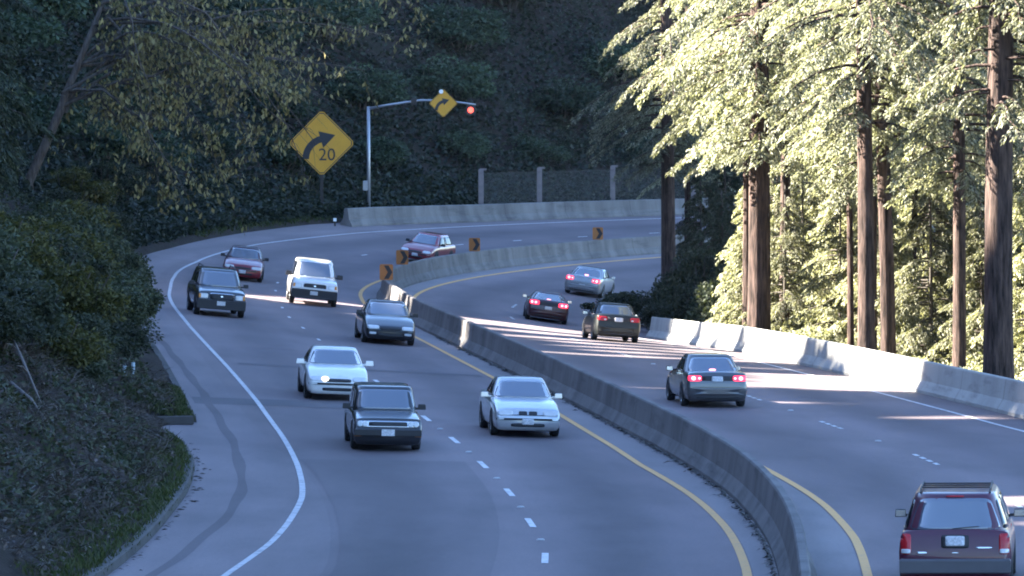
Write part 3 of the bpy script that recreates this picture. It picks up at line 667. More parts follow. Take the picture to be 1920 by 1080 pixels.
def diamond(parent,hd,y0,arrow,border=True):
    """diamond plate facing -Y, half diagonal hd; returns plate"""
    mb=MB(); r=.06
    pl=[]
    for k in range(4):
        a=math.pi/2*k; 
        for t in (-1,1): 
            q=a+t*math.radians(0); ux,uz=math.cos(a),math.sin(a); vx,vz=-uz,ux
            pl.append((ux*(1-r)+vx*r*t,uz*(1-r)+vz*r*t))
    mb.prism([(u*hd,v*hd) for u,v in pl],lambda u,v,w:(u,y0+w,v),.02)
    plate=mb.make('plate',M['sign_yellow'],parent)
    if border:
        b=MB(); o=[(u*hd*.965,v*hd*.965) for u,v in pl]; i2=[(u*hd*.935,v*hd*.935) for u,v in pl]; n=len(o)
        V=[(u,y0-.004,v) for u,v in o+i2]; b.add(V,[(k,(k+1)%n,(k+1)%n+n,k+n) for k in range(n)]); b.make('border',M['black'],plate)
    a=MB(); a.prism([(u*hd,v*hd) for u,v in arrow_poly()],lambda u,v,w:(u,y0-.008+w,v),.006); a.make('arrow',M['black'],plate)
    return plate
# big curve sign on its post, left of the bend
p=left_point(243.2,.5); root=empty('curve_sign',p,(0,0,R(0)))
hd=1.58*K; zc=5.62*K-p[2]; xo=-9.02*K-p[0]
pt=MB(); pt.box((xo,.10,zc/2-.6),(.16,.12,zc+1.2+hd*1.4)); pt.make('post',M['dark_post'],root)
holder=empty('tmp',(0,0,0)); 
pl=diamond(root,hd,0,True)
pl.location=(xo,0,zc); bpy.data.objects.remove(holder)
tm=text_mesh('20',hd*.52); tm.materials.clear(); tm.materials.append(M['black']); d=link('digits',tm,pl); d.rotation_euler=(R(90),0,0); d.location=(hd*.16,-.012,-hd*.36)
tag(root,'large yellow diamond sign with a black curve arrow and the number 20','road sign')
# mast arm with its sign and red signal
p=left_point(247.9,.45); root=empty('signal_mast',p)
S=1/38.2*K      # metres per photo pixel at that distance
topz=7.35*K-p[2]
pm=MB(); pm.tube([(0,0,-.6),(0,0,topz*.5),(0,0,topz)],[.12,.105,.09],12); pm.make('pole',M['steel'],root,True)
am=MB(); am.tube([(0,0,topz-.12),(1.35*K,-.02,topz+.14),(2.5*K,-.03,topz+.33),(3.6*K,-.04,topz+.32),(4.5*K,-.04,topz+.20),(5.2*K,-.04,topz+.10)],[.075,.068,.062,.056,.05,.045],10); am.make('arm',M['steel'],root,True)
bx=MB(); bx.box((-.16,-.05,topz*.27),(.26,.22,.55)); bx.make('control_box',M['steel'],root)
br=MB(); br.box((2.2*K,-.05,topz+.26),(.30,.2,.34)); br.make('bracket',M['dark_post'],root)
bs=MB(); bs.box((0,0,-.02),(.5,.5,.10)); bs.make('base_plate',M['concrete'],root)
tag(root,'grey steel mast with a bent arm reaching right over the far road','signal mast')
sp=empty('arm_sign',(p[0]+3.63*K,p[1]-.16,p[2]+topz+.17)); hs=.70*K
diamond(sp,hs,0,False)
cl=MB(); cl.box((0,.09,.12),(.1,.14,.08)); cl.make('clamp',M['steel'],sp)
tag(sp,'small yellow diamond curve sign hanging on the steel mast arm','road sign')
lp=MB(); lp.tube([(-.12,-.12,hs*.80),(-.12,-.02,hs*.80)],[.11,.12],12); lp.box((-.12,.02,hs*.80),(.2,.08,.2)); 
lo=lp.make('beacon',[M['lamp_white']],None,False); lo.location=sp.location; tag(lo,'small white beacon lamp at the top of the mast arm sign','beacon')
sg=empty('traffic_signal',(p[0]+4.95*K,p[1]-.10,p[2]+topz-.20))
hb=MB(); hb.box((0,.10,0),(.50,.34,.50)); hb.tube([(0,-.05,0),(0,-.09,0)],[.30,.30],20); hb.make('housing',M['housing'],sg)
ln=MB(); ln.tube([(0,-.09,0),(0,-.125,0)],[.165,.13],20); ln.make('lens',M['lens_red'],sg,False)
vz=MB(); V=[];Fc=[]
for k in range(11):
    a=R(-15+210*k/10); 
    for yy,rr in ((-.09,.20),(-.34,.20),(-.34,.215),(-.09,.215)): V.append((math.cos(a)*rr,yy,math.sin(a)*rr))
for k in range(10):
    for q in range(4): Fc.append((k*4+q,k*4+(q+1)%4,k*4+4+(q+1)%4,k*4+4+q))
vz.add(V,Fc); vz.make('visor',M['housing'],sg)
tag(sg,'lit red signal head at the tip of the mast arm','traffic signal')

# chain-link fence above the outer barrier
fy=[258.9,264.2,270.3,276.6,283.0]
P=[Vector(left_point(y,.25)) for y in fy]; topz=4.15*K
root=empty('wire_fence',P[0])
for q in P:
    pm=MB(); h=topz-q.z; pm.box((0,0,h/2-.3),(.30,.26,h+.6)); pm.box((.12,0,h-.02),(.40,.22,.12)); o=pm.make('post',M['wood_post'],root); o.location=q-P[0]
mb=MB(); UV=[]
V=[];Fc=[];u=0
for k,q in enumerate(P):
    if k: u+=(q-P[k-1]).length
    V+= [q-P[0]+Vector((0,-.14,-.2)),Vector((q.x-P[0].x,q.y-P[0].y-.14,topz-P[0].z-.22))]; UV+=[(u,0),(u,2.6)]
Fc=[(2*k,2*k+2,2*k+3,2*k+1) for k in range(len(P)-1)]
me=mesh('mesh_panel',V,Fc,M['chainlink']); uvl=me.uv_layers.new(name='UVMap')
for li,l in enumerate(me.loops): uvl.data[li].uv=UV[l.vertex_index]
link('mesh_panel',me,root)
for zz in (topz-.24,):
    w=MB(); w.tube([Vector((q.x-P[0].x,q.y-P[0].y-.15,zz-P[0].z)) for q in P],.012,5); w.make('wire',M['dark_post'],root)
tag(root,'wire mesh fence with pale square posts standing behind the outer barrier','fence')

# amber chevron plates on the median barrier
for (y,lab) in ((194.0,'amber chevron plate at the near end of the bend, above the black sedan'),(212.0,'amber chevron plate in front of the far red hatchback'),(230.3,'amber chevron plate right of the far red hatchback'),(249.0,'amber chevron plate furthest along the median, under the wire fence')):
    q=surf(y,0,.83*K); r=empty('chevron_plate',q,(0,0,R(-6)))
    a=MB(); a.box((0,.03,.12),(.06,.05,.36)); a.make('bracket',M['steel'],r)
    b=MB(); b.prism([(-.25,.0),(.25,.0),(.28,.05),(.28,.61),(.25,.66),(-.25,.66),(-.28,.61),(-.28,.05)],lambda u,v,w:(u,w,v),.02); pl=b.make('plate',M['sign_orange'],r)
    c=MB(); c.prism([(-.10,.05),(.10,.05),(.26,.33),(.10,.61),(-.10,.61),(.06,.33)],lambda u,v,w:(u,-.006+w,v),.004); c.make('chevron',M['black'],pl)
    tag(r,lab,'chevron sign')

# drain standpipe on the near bank, delineator at the far verge
q=left_point(120.6,1.45,-.15); r=empty('drain_pipe',q)
a=MB()
a.tube([(-.12,0,-.3),(-.12,0,.72)],.055,10); a.make('pipe',M['galv_pipe'],r,True)
a=MB(); a.tube([(.10,0,.05),(.10,0,.76)],.05,10); a.make('pipe',M['galv_pipe'],r,True)
a=MB(); a.tube([(-.05,-.06,.12),(.12,-.12,.02),(.34,-.22,-.22)],[.085,.085,.075],10); a.make('elbow',M['galv_pipe'],r,True)
tag(r,'pale twin standpipe with a bent outlet on the near left bank','drain pipe')
q=surf(241.5,10.25); r=empty('delineator',q); a=MB(); a.box((0,0,.2),(.09,.05,.5)); a.make('post',M['dark_post'],r); a=MB(); a.box((0,-.03,.34),(.17,.03,.17)); a.make('reflector',M['lamp_white'],r)
tag(r,'small white reflector post at the far verge left of the outer barrier','delineator')
# concrete drain lip
dl_=MB(); a=Vector(surf(117.3,10.05)); b=Vector(surf(117.0,11.7)); dvec=(b-a)
mm=Matrix.Rotation(math.atan2(dvec.y,dvec.x),3,'Z'); dl_.box(((a+b)/2+Vector((0,0,.10))),(dvec.length*.8,.16,.22),0,mm)
o=dl_.make('drain_lip',M['concrete']); tag(o,'short concrete lip of the drain below the grass island','drain')
# fallen branch by the broad trunk
fb=MB(); p0=Vector(right_point(139,.9,.75)); p1=Vector(right_point(133.5,1.2,.55)); fb.tube([p0,p0.lerp(p1,.5)+Vector((0,0,.06)),p1],[.03,.04,.045],6); o=fb.make('fallen_branch',M['twig']); tag(o,'bare pale branch lying behind the barrier beside the broad dark trunk','branch')
# litter drifted along the toe of the median
C=[];n=1500
ys=rng.uniform(80,165,n); C=np.array([surf(y,.36+abs(rng.normal())*.018*(1+4*(math.sin(y*2.1)>.93)),.02) for y in ys]); D=rng.normal(size=(n,3)); D[:,1]+=1.5; D[:,2]*=.06
o=link('leaf_litter',leaf_mesh('leaf_litter',C,D,rng.uniform(.12,.4,n),rng.uniform(.02,.06,n),M['dry_leaf'],2)); tag(o,'thin dark line of debris along the foot of the median barrier','debris',None,'stuff')
C=[];ys=rng.uniform(82,112,90); C=np.array([surf(y,curbL(y)-.05-abs(rng.normal())*.10,.015) for y in ys]); D=rng.normal(size=(90,3)); D[:,0]+=2; D[:,2]*=.1
o=link('leaf_litter',leaf_mesh('leaf_litter',C,D,rng.uniform(.08,.25,90),rng.uniform(.02,.06,90),M['dry_leaf'],3)); tag(o,'dark leaf debris lying along the near left kerb','debris',None,'stuff')
# ---------------------------------------------------------------- vehicles
def sgn(a,e): return math.copysign(abs(a)**e,a)
def catm(T,v):
    """smooth interpolation in a table of (key, value...) sorted by descending key"""
    n=len(T)
    for i in range(n-1):
        if v>=T[i+1][0] or i==n-2: break
    p1,p2=T[i],T[i+1]; p0=T[max(i-1,0)]; p3=T[min(i+2,n-1)]
    t=(p1[0]-v)/(p1[0]-p2[0]) if p1[0]!=p2[0] else 0; t=max(0,min(1,t)); out=[]
    for k in range(1,len(p1)):
        m1=(p2[k]-p0[k])*(p1[0]-p2[0])/max(1e-6,(p0[0]-p2[0])); m2=(p3[k]-p1[k])*(p1[0]-p2[0])/max(1e-6,(p1[0]-p3[0]))
        h=p2[k]-p1[k]
        m1=0 if m1*h<=0 else math.copysign(min(abs(m1),3*abs(h)),h); m2=0 if m2*h<=0 else math.copysign(min(abs(m2),3*abs(h)),h)
        out.append((2*t**3-3*t*t+1)*p1[k]+(t**3-2*t*t+t)*m1+(-2*t**3+3*t*t)*p2[k]+(t**3-t*t)*m2)
    return out
def tree_of(V,Fc): return BVHTree.FromPolygons([tuple(v) for v in V],[tuple(f) for f in Fc])
def project(bvh,p,d):
    h=bvh.ray_cast(Vector(p)-Vector(d)*8,Vector(d),20)
    if h[0] is None:
        q=bvh.find_nearest(Vector(p)); return q[0],q[1]
    return h[0],h[1]
def patch(name,bvh,P,d,mat,parent,off=.010,n=5.0,th=.02,rings=4,seg=28):
    """thin panel with rounded corners lying on the body: P = 4 corners (bl, br, tr, tl), d = look direction"""
    P=[Vector(p) for p in P]; d=Vector(d); V=[];Fc=[]
    def bil(u,v): return P[0]*(1-u)*(1-v)/4+P[1]*(1+u)*(1-v)/4+P[2]*(1+u)*(1+v)/4+P[3]*(1-u)*(1+v)/4
    P4=P; 
    def at(u,v,o):
        h,nn=project(bvh,bil(u,v),d)
        if nn.dot(d)>0: nn=-nn
        return h+(nn*.35-d*.65).normalized()*o
    V.append(at(0,0,off))
    for r in range(1,rings+1):
        for k in range(seg):
            a=2*math.pi*k/seg; V.append(at(sgn(math.cos(a),2/n)*r/rings,sgn(math.sin(a),2/n)*r/rings,off))
    for k in range(seg): V.append(at(sgn(math.cos(2*math.pi*k/seg),2/n),sgn(math.sin(2*math.pi*k/seg),2/n),-th))
    for k in range(seg): Fc.append((0,1+k,1+(k+1)%seg))
    for r in range(rings):
        for k in range(seg):
            q=(k+1)%seg; a=1+r*seg; b=a+seg; Fc.append((a+k,b+k,b+q,a+q))
    me=mesh(name,V,Fc,mat,True); bm=bmesh.new(); bm.from_mesh(me); bmesh.ops.recalc_face_normals(bm,faces=bm.faces[:]); 
    f0=max(bm.faces,key=lambda f:-f.normal.dot(d)); 
    c=sum((f.normal.dot(d) for f in bm.faces))
    if c>0: bmesh.ops.reverse_faces(bm,faces=bm.faces[:])
    bm.to_mesh(me); bm.free()
    return link(name,me,parent)
def wheel_meshes(r,w,hub):
    t=MB(); n=26; pr=[(r*.60,-w/2),(r*.93,-w/2),(r,-w/2+.035),(r,w/2-.035),(r*.93,w/2),(r*.60,w/2)]; V=[];Fc=[]
    for k in range(n):
        a=2*math.pi*k/n
        for rr,x in pr: V.append((x,math.cos(a)*rr,math.sin(a)*rr))
    m=len(pr)
    for k in range(n):
        q=(k+1)%n
        for j in range(m): Fc.append((k*m+j,k*m+(j+1)%m,q*m+(j+1)%m,q*m+j))
    t.add(V,Fc); tm=mesh('wheel',t.V,t.F,M['tyre'],True)
    h=MB(); V=[];Fc=[]; pr=[(0,w/2-.025),(r*.16,w/2-.02),(r*.2,w/2-.05),(r*.52,w/2-.045),(r*.60,w/2-.01),(r*.63,w/2-.02)]
    for k in range(n):
        a=2*math.pi*k/n; spoke=.03*(1 if k%5<2 else 0)
        for j,(rr,x) in enumerate(pr): V.append((x+(spoke if j in(2,3) else 0),math.cos(a)*rr,math.sin(a)*rr))
    m=len(pr)
    for k in range(n):
        q=(k+1)%n
        for j in range(m-1): Fc.append((k*m+j,k*m+j+1,q*m+j+1,q*m+j))
    h.add(V,Fc); hm=mesh('rim',h.V,h.F,hub,False)
    return tm,hm
WH={}
def car(label,cat,y,o,facing,c,name='car'):
    """c: dimensions in metres; origin on the ground under the middle; +Y is the car's own front"""
    L,W,H=c['L'],c['W'],c['H']; hw=W/2; zb=c.get('zb',.20); rd=c.get('round',1.0)
    # placing: the point given is the ground under the end that the camera sees
    th=-heading(y)+ (math.pi if facing=='front' else 0)
    z0=Vector(surf(y,o)); za=Vector(surf(y+1,o))-Vector(surf(y-1,o)); la=Vector(surf(y,o-1))-Vector(surf(y,o+1))
    fw=za.normalized()*(-1 if facing=='front' else 1); rt=la.normalized()*(-1 if facing=='front' else 1); up=rt.cross(fw).normalized(); rt=fw.cross(up).normalized()
    yw=R(c.get('yaw',0)); fw2=fw*math.cos(yw)+rt*math.sin(yw); rt2=fw2.cross(up)
    ref=z0; cen=ref-fw2*(L/2) if facing=='front' else ref+fw2*(L/2)
    Mx=Matrix((rt2,fw2,up)).transposed().to_4x4(); Mx.translation=cen
    root=empty(name,cen,Mx.to_euler()); tag(root,label,cat)
    # lower body
    hf,cowl,deck=c['hf'],c['cowl'],c['deck']; yc=c['yc']; yd=c['yd']; F2=L/2; B2=-L/2
    nr=c.get('nose',.12)*rd; sub=c.get('bump',.52)
    T=[(F2,sub,hw*(1-.13*rd),zb+.12),(F2-.05,sub+.06,hw*(1-.07*rd),zb+.03),(F2-.05-nr*.5,hf-.05*rd,hw*(1-.05*rd),zb),(F2-.06-nr*1.4,hf,hw*(1-.03*rd),zb),
       ((F2+yc)/2,(hf*.45+cowl*.55)+.012,hw*.99,zb),(yc,cowl,hw,zb),(0,c.get('belt',(cowl+deck)/2),hw,zb),(yd,deck,hw,zb)]
    if yd-B2>.35: T+= [((yd+B2)/2-.05,deck+.0,hw*.985,zb),(B2+.16,deck-.015,hw*(1-.035*rd),zb)]
    T+=[(B2+.06,deck-.10,hw*(1-.06*rd),zb+.03),(B2,c.get('rb',.62),hw*(1-.10*rd),zb+.10)]
    n=46; V=[];Fc=[]; 
    ys=sorted(set([F2-(L)*i/n for i in range(n+1)]+[F2-.02,F2-.05,F2-.09,F2-.13,B2+.02,B2+.05,B2+.1,B2+.15]),reverse=True)
    def ring(yy):
        zt,w,b=catm(T,yy); h=zt-b; k=c.get('edge',1.0)
        half=[(0,b),(.72*w,b),(.90*w,b+.02),(.965*w,b+.09),(.995*w,b+.38*h),(1.0*w,b+.56*h),(.985*w,b+.74*h),(.965*w,b+.88*h),(.935*w,b+.96*h),(.87*w,zt-.006),(.70*w,zt+.010*k),(.35*w,zt+.022*k),(0,zt+.026*k)]
        return [(x,yy,z) for x,z in half]+[(-x,yy,z) for x,z in half[-2:0:-1]]
    for yy in ys: V+=ring(yy)
    m=24
    for i in range(len(ys)-1):
        for k in range(m): q=(k+1)%m; Fc.append((i*m+k,i*m+q,(i+1)*m+q,(i+1)*m+k))
    Fc.append(tuple(range(m-1,-1,-1))); Fc.append(tuple((len(ys)-1)*m+k for k in range(m)))
    bvh=tree_of(V,Fc); Vb,Fb=list(V),list(Fc); mi=[0]*len(Fc)
    # dark wheel openings on the flanks
    wr=c.get('wr',.31); yf=F2-c.get('fo',.85); yr=B2+c.get('ro',.95)
    for sx in (1,-1):
        for yy in (yf,yr):
            b0=len(Vb); N=20; Vb.append((sx*(hw+.006),yy,wr+.02))
            for k in range(N):
                a=2*math.pi*k/N; rr=wr*1.17; pz=max(zb-.02,wr+.02+math.sin(a)*rr); py=yy+math.cos(a)*rr
                q=bvh.ray_cast(Vector((sx*5,py,pz)),Vector((-sx,0,0)),9)[0]; xx=abs(q.x) if q is not None else hw*.96
                Vb.append((sx*(xx+.006),py,pz))
            for k in range(N): Fb.append((b0,b0+1+k,b0+1+(k+1)%N) if sx>0 else (b0,b0+1+(k+1)%N,b0+1+k)); mi.append(1)
    me=mesh('body',Vb,Fb,[c['paint'],M['trim']],True,mi); body=link('body',me,root)
    # cabin
    z0=min(cowl,deck)-.10; yf0,yf1,yr0,yr1=yc+.0,c['yf1'],yd,c['yr1']; wb=hw*c.get('wb',.93); wt=hw*c.get('wt',.74); zr=H-.05
    V=[];Fc=[]; N=40; ex=c.get('sq',7.0)
    lv=[(-.15,1),(0,1),(.2,1),(.4,1),(.6,1),(.8,1),(.93,1),(1.0,.985),(1.035,.955),(1.055,.90),(1.072,.78),(1.085,.5),(1.09,.22)]
    zc0=cowl-.0
    def cab(t,sc):
        tt=min(t,1.0); zb0=z0; fy=yf0+(yf1-yf0)*tt; ry=yr0+(yr1-yr0)*tt; w=wb+(wt-wb)*max(0,tt)**1.15; 
        z=cowl*1.0+(zr-cowl)*t if t<=1 else zr+(t-1)*(.05/.09)
        if t<0: z=z0; fy=yf0+.02; ry=yr0-.02
        cy=(fy+ry)/2; hl=(fy-ry)/2; out=[]
        for k in range(N):
            a=2*math.pi*(k+.5)/N; X=sgn(math.cos(a),2/ex)*w; Y=sgn(math.sin(a),2/ex)*hl
            bul=.035*(1-(X/w)**2)*(1 if t>=0 else 1); Y2=Y+math.copysign(bul,Y)*min(1,abs(Y)/hl)**6
            out.append((X*sc,cy+Y2*sc,z))
        return out
    for t,sc in lv: V+=cab(t,sc)
    for i in range(len(lv)-1):
        for k in range(N): q=(k+1)%N; Fc.append((i*N+k,i*N+q,(i+1)*N+q,(i+1)*N+k))
    Fc.append(tuple((len(lv)-1)*N+k for k in range(N)))
    cb=tree_of(V,Fc); cabin=link('cabin',mesh('cabin',V,Fc,c.get('roof_paint',c['paint']),True),root)
    def cw(t): return wb+(wt-wb)*t**1.15
    def cz(t): return cowl+(zr-cowl)*t
    def fy(t): return yf0+(yf1-yf0)*t
    def ry(t): return yr0+(yr1-yr0)*t
    gl=c.get('glass',M['glass']); lo_=.05; hi=.92
    fr=facing=='front'
    dz=lambda t:cz(t)
    patch('windshield',cb,[(-cw(lo_)*.93,0,cz(lo_)),(cw(lo_)*.93,0,cz(lo_)),(cw(hi)*.91,0,cz(hi)),(-cw(hi)*.91,0,cz(hi))],(0,-1,0),gl,root,.008,9,.02,5,36)
    rl=c.get('rlo',.10)
    patch('rear_window',cb,[(-cw(rl)*.88,0,cz(rl)),(cw(rl)*.88,0,cz(rl)),(cw(hi)*.84,0,cz(hi)),(-cw(hi)*.84,0,cz(hi))],(0,1,0),c.get('rglass',gl),root,.008,9,.02,5,36)
    for sx in (1,-1):
        yb=[lambda t:fy(t)-.16-.03*t]
        splits=c.get('pillars',[.0])
        ed=[]
        fr_=lambda t:fy(t)-.15; re_=lambda t:ry(t)+.15
        cuts=[fr_]+[ (lambda v:(lambda t:v))(v) for v in splits]+[re_]
        for a,b in zip(cuts[:-1],cuts[1:]):
            g=.035
            Pq=[(0,b(.08)+g,cz(.08)),(0,a(.08)-g,cz(.08)),(0,a(.86)-g,cz(.86)),(0,b(.86)+g,cz(.86))]
            if Pq[1][1]-Pq[0][1]<.12 and Pq[2][1]-Pq[3][1]<.12: continue
            if Pq[2][1]-Pq[3][1]<.05: Pq[2]=(0,Pq[3][1]+.05,Pq[2][2])
            if Pq[1][1]-Pq[0][1]<.05: Pq[0]=(0,Pq[1][1]-.05,Pq[0][2])
            patch('side_window',cb,Pq,(-sx,0,0),c.get('sglass',M['glass_dark']),root,.007,9,.02,3,24)
    # wheels
    key=(wr,c.get('hub','rim'))
    if key not in WH: WH[key]=wheel_meshes(wr,.20,M[c.get('hub','rim')])
    tm,hm=WH[key]
    for sx in (1,-1):
        for yy in (yf,yr):
            w=link('wheel',tm,root); w.location=(sx*(hw-.095),yy,wr); w.rotation_euler=(0,0,0 if sx>0 else math.pi)
            link('rim',hm,w)
    # mirrors
    for sx in (1,-1):
        mb=MB(); my=fy(.12)-.30; mz=cz(.14); ms=c.get('mir',(.19,.10,.13)); mb.box((sx*(hw+.085),my,mz),ms,0,None,.9); mb.box((sx*(hw-.03),my,mz-.04),(.16,.06,.05)); 
        mo=mb.make('mirror',c.get('mirror_paint',c['paint']),root)
        gb=MB(); gb.box((sx*(hw+.085),my-ms[1]/2-.004,mz),(ms[0]*.85,.012,ms[2]*.8)); gb.make('mirror_glass',M['chrome'],mo)
    # front and rear fittings
    def fp(name,x0,x1,za_,zb_,mat,off=.012,n=5,d=-1,parent=root,skew=0,seg=24):
        return patch(name,bvh,[(x0,0,za_),(x1,0,za_+skew),(x1,0,zb_+skew),(x0,0,zb_)],(0,d,0),mat,parent,off,n,.03,3,seg)
    c['fit'](root,fp,c,hw,hf,F2,B2,bvh,cb,cz,cw)
    return root
def plate(fp,d,z,x=0,w=.30,h=.15,off=.03): 
    p=fp('licence_plate',x-w/2,x+w/2,z-h/2,z+h/2,M['plate'],off,8,d); return p

def fit_boxy(root,fp,c,hw,hf,F2,B2,bvh,cb,cz,cw):
    fp('grille',-hw*.90,hw*.90,.575,.725,M['chrome'],.012,12)
    g=fp('grille_insert',-hw*.56,hw*.56,.60,.70,M['trim'],.022,10)
    for sx in (1,-1):
        for k in (.66,.81): fp('headlight',sx*hw*k-.068,sx*hw*k+.068,.582,.718,M['headlight'],.03,2)
        fp('turn_lamp',sx*hw*.86-.08,sx*hw*.86+.08,.36,.41,M['amber'],.05,5)
    mb=MB(); mb.box((0,F2+.02,.45),(2*hw*.97,.13,.16)); mb.make('bumper',M['trim'],root)
    mb=MB(); mb.box((0,F2+.092,.455),(.31,.012,.155)); mb.make('licence_plate',M['plate'],root)
    mb=MB(); mb.box((0,(c['yc']+F2)/2,hf+.16*0+.045),(.05,F2-c['yc']-.35,.03)); 
    for sx in (1,-1): fp('taillight',sx*hw*.8-.1,sx*hw*.8+.1,.58,.74,M['tail'],.012,6,1)
    mb=MB(); mb.box((0,B2-.02,.45),(2*hw*.97,.12,.15)); mb.make('bumper',M['trim'],root)
def fit_sedan_front(kid=True,glow=None,fog=False,amber=True,wide=.0):
    def f(root,fp,c,hw,hf,F2,B2,bvh,cb,cz,cw):
        h=hf
        hz0,hz1=c.get('lamp',(h-.17,h-.05))
        for sx in (1,-1):
            a,b=hw*.44,hw*.90
            x0,x1=(a,b) if sx>0 else (-b,-a)
            m=M['headlight']
            hl=fp('headlight',x0,x1,hz0,hz1,m,.012,4,-1)
            if glow is not None and sx==glow: fp('bulb',sx*hw*.42-.10,sx*hw*.42+.10,hz0,hz1+.0,M['headlight_on'],.022,2,-1,hl)
            if amber: fp('turn_lamp',x0+(b-a)*.72 if sx>0 else x0,x1 if sx>0 else x0+(b-a)*.28,hz0+.01,hz1-.01,M['amber'],.016,4,-1,hl)
            if fog: fp('fog_lamp',sx*hw*.68-.12,sx*hw*.68+.12,.33,.41,M['headlight'],.014,4)
            fp('taillight',x0,x1,c['deck']-.28,c['deck']-.12,M['tail'],.012,5,1)
        if kid:
            for sx in (1,-1): fp('grille',sx*.125-.105,sx*.125+.105,h-.165,h-.065,M['trim'],.016,5)
            fp('headlight_band',-hw*.88,hw*.88,h-.17,h-.15,M['trim'],.006,8)
        else:
            fp('grille',-hw*.40,hw*.40,h-.19,h-.10,M['trim'],.010,5)
        fp('bumper_strip',-hw*.93,hw*.93,.43,.485,M['trim'],.014,12)
        fp('intake',-hw*.50,hw*.50,.27,.36,M['trim'],.008,5)
        if c.get('plate',True): plate(fp,-1,.40,c.get('plx',0.0))
    return f
def fit_suv_front(chrome=True,bumper='trim',rack=False,white_bar=False):
    def f(root,fp,c,hw,hf,F2,B2,bvh,cb,cz,cw):
        h=hf
        for sx in (1,-1):
            a,b=hw*.55,hw*.93; x0,x1=(a,b) if sx>0 else (-b,-a)
            hl=fp('headlight',x0,x1,h-.27,h-.09,M['headlight'],.012,5)
            fp('turn_lamp',(x0+(b-a)*.74) if sx>0 else x0,x1 if sx>0 else x0+(b-a)*.26,h-.26,h-.10,M['amber'],.016,5,-1,hl)
            fp('taillight',sx*hw*.88-.07,sx*hw*.88+.07,c['deck']-.42,c['deck']-.08,M['tail'],.012,6,1)
        if chrome: fp('grille_surround',-hw*.50,hw*.50,h-.30,h-.05,M['chrome'],.010,6)
        fp('grille',-hw*.48,hw*.48,h-.28,h-.08,M['trim'],.018,6)
        fp('emblem',-.05,.05,h-.20,h-.14,M['chrome'],.026,2.5)
        mb=MB(); mb.box((0,F2+.015,.44),(2*hw*.97,.15,.34)); mb.make('bumper',M[bumper],root)
        if white_bar: mb=MB(); mb.box((0,F2+.0,.655),(2*hw*.95,.16,.075)); mb.make('bumper_top',c['paint'],root); fp('air_dam',-hw*.75,hw*.75,.30,.36,M['grey_trim'],.12,8)
        mb=MB(); mb.box((.02,F2+.092,.49),(.30,.012,.15)); mb.make('licence_plate',M['plate'],root)
        if rack:
            for sx in (1,-1):
                r=MB(); x=sx*cw(1)*.84; r.tube([(x,c['yf1']-.15,c['H']-.02),(x,c['yf1']-.3,c['H']+.07),(x,c['yr1']+.35,c['H']+.07),(x,c['yr1']+.2,c['H']-.02)],.022,6); r.make('roof_rail',M['trim'],root)
    return f
def fit_sedan_rear(on=True,tz=None,full=False,plate_z=None,high=True,tailw=.42,bump=True,quad=False):
    def f(root,fp,c,hw,hf,F2,B2,bvh,cb,cz,cw):
        d=c['deck']; z0,z1=(d-.24,d-.09) if tz is None else tz
        for sx in (1,-1):
            a,b=hw*(.92-tailw),hw*.92; x0,x1=(a,b) if sx>0 else (-b,-a)
            t=fp('taillight',x0,x1,z0,z1,M['tail_on'] if on else M['tail'],.013,5,1)
            if on:
                for k in ((.38,.78) if quad else (.60,)):
                    xm=x0+(x1-x0)*(k if sx>0 else 1-k); zm=(z0+z1)/2; rr=.045 if quad else .055; fp('bulb',xm-rr*1.1,xm+rr*1.1,zm-rr,zm+rr,M['bulb_on'],.022,2,1,t)
                if not quad:
                    xm=x0+(x1-x0)*(.16 if sx>0 else .84); fp('bulb',xm-.035,xm+.035,zm-.03,zm+.03,M['bulb_on'],.022,2,1,t)
            else:
                fp('reverse_lamp',x0+(x1-x0)*(.1 if sx>0 else .66),x0+(x1-x0)*(.34 if sx>0 else .9),z0+.02,z0+.07,M['headlight'],.018,4,1,t)
            fp('headlight',x0,x1,hf-.16,hf-.05,M['headlight'],.012,4,-1)
        if full: fp('tail_panel',-hw*.50,hw*.50,z0+.01,z1-.01,M['trim'],.008,9,1)
        fp('bumper',-hw*.97,hw*.97,.36,.55,c.get('bpaint',c['paint']),.035,10,1,seg=36)
        fp('bumper_strip',-hw*.90,hw*.90,.255,.30,M['trim'],.014,9,1)
        plate(fp,1,plate_z or (z0+z1)/2-.02,c.get('plx',0),.31,.15)
        fp('trunk_gap',-hw*.80,hw*.80,.565,.575,M['trim'],.008,10,1)
        if on and high:
            patch('brake_lamp',cb,[(-.09,0,cz(.16)),(.09,0,cz(.16)),(.09,0,cz(.27)),(-.09,0,cz(.27))],(0,1,0),M['bulb_on'],root,.02,3,.02,2,16)
    return f
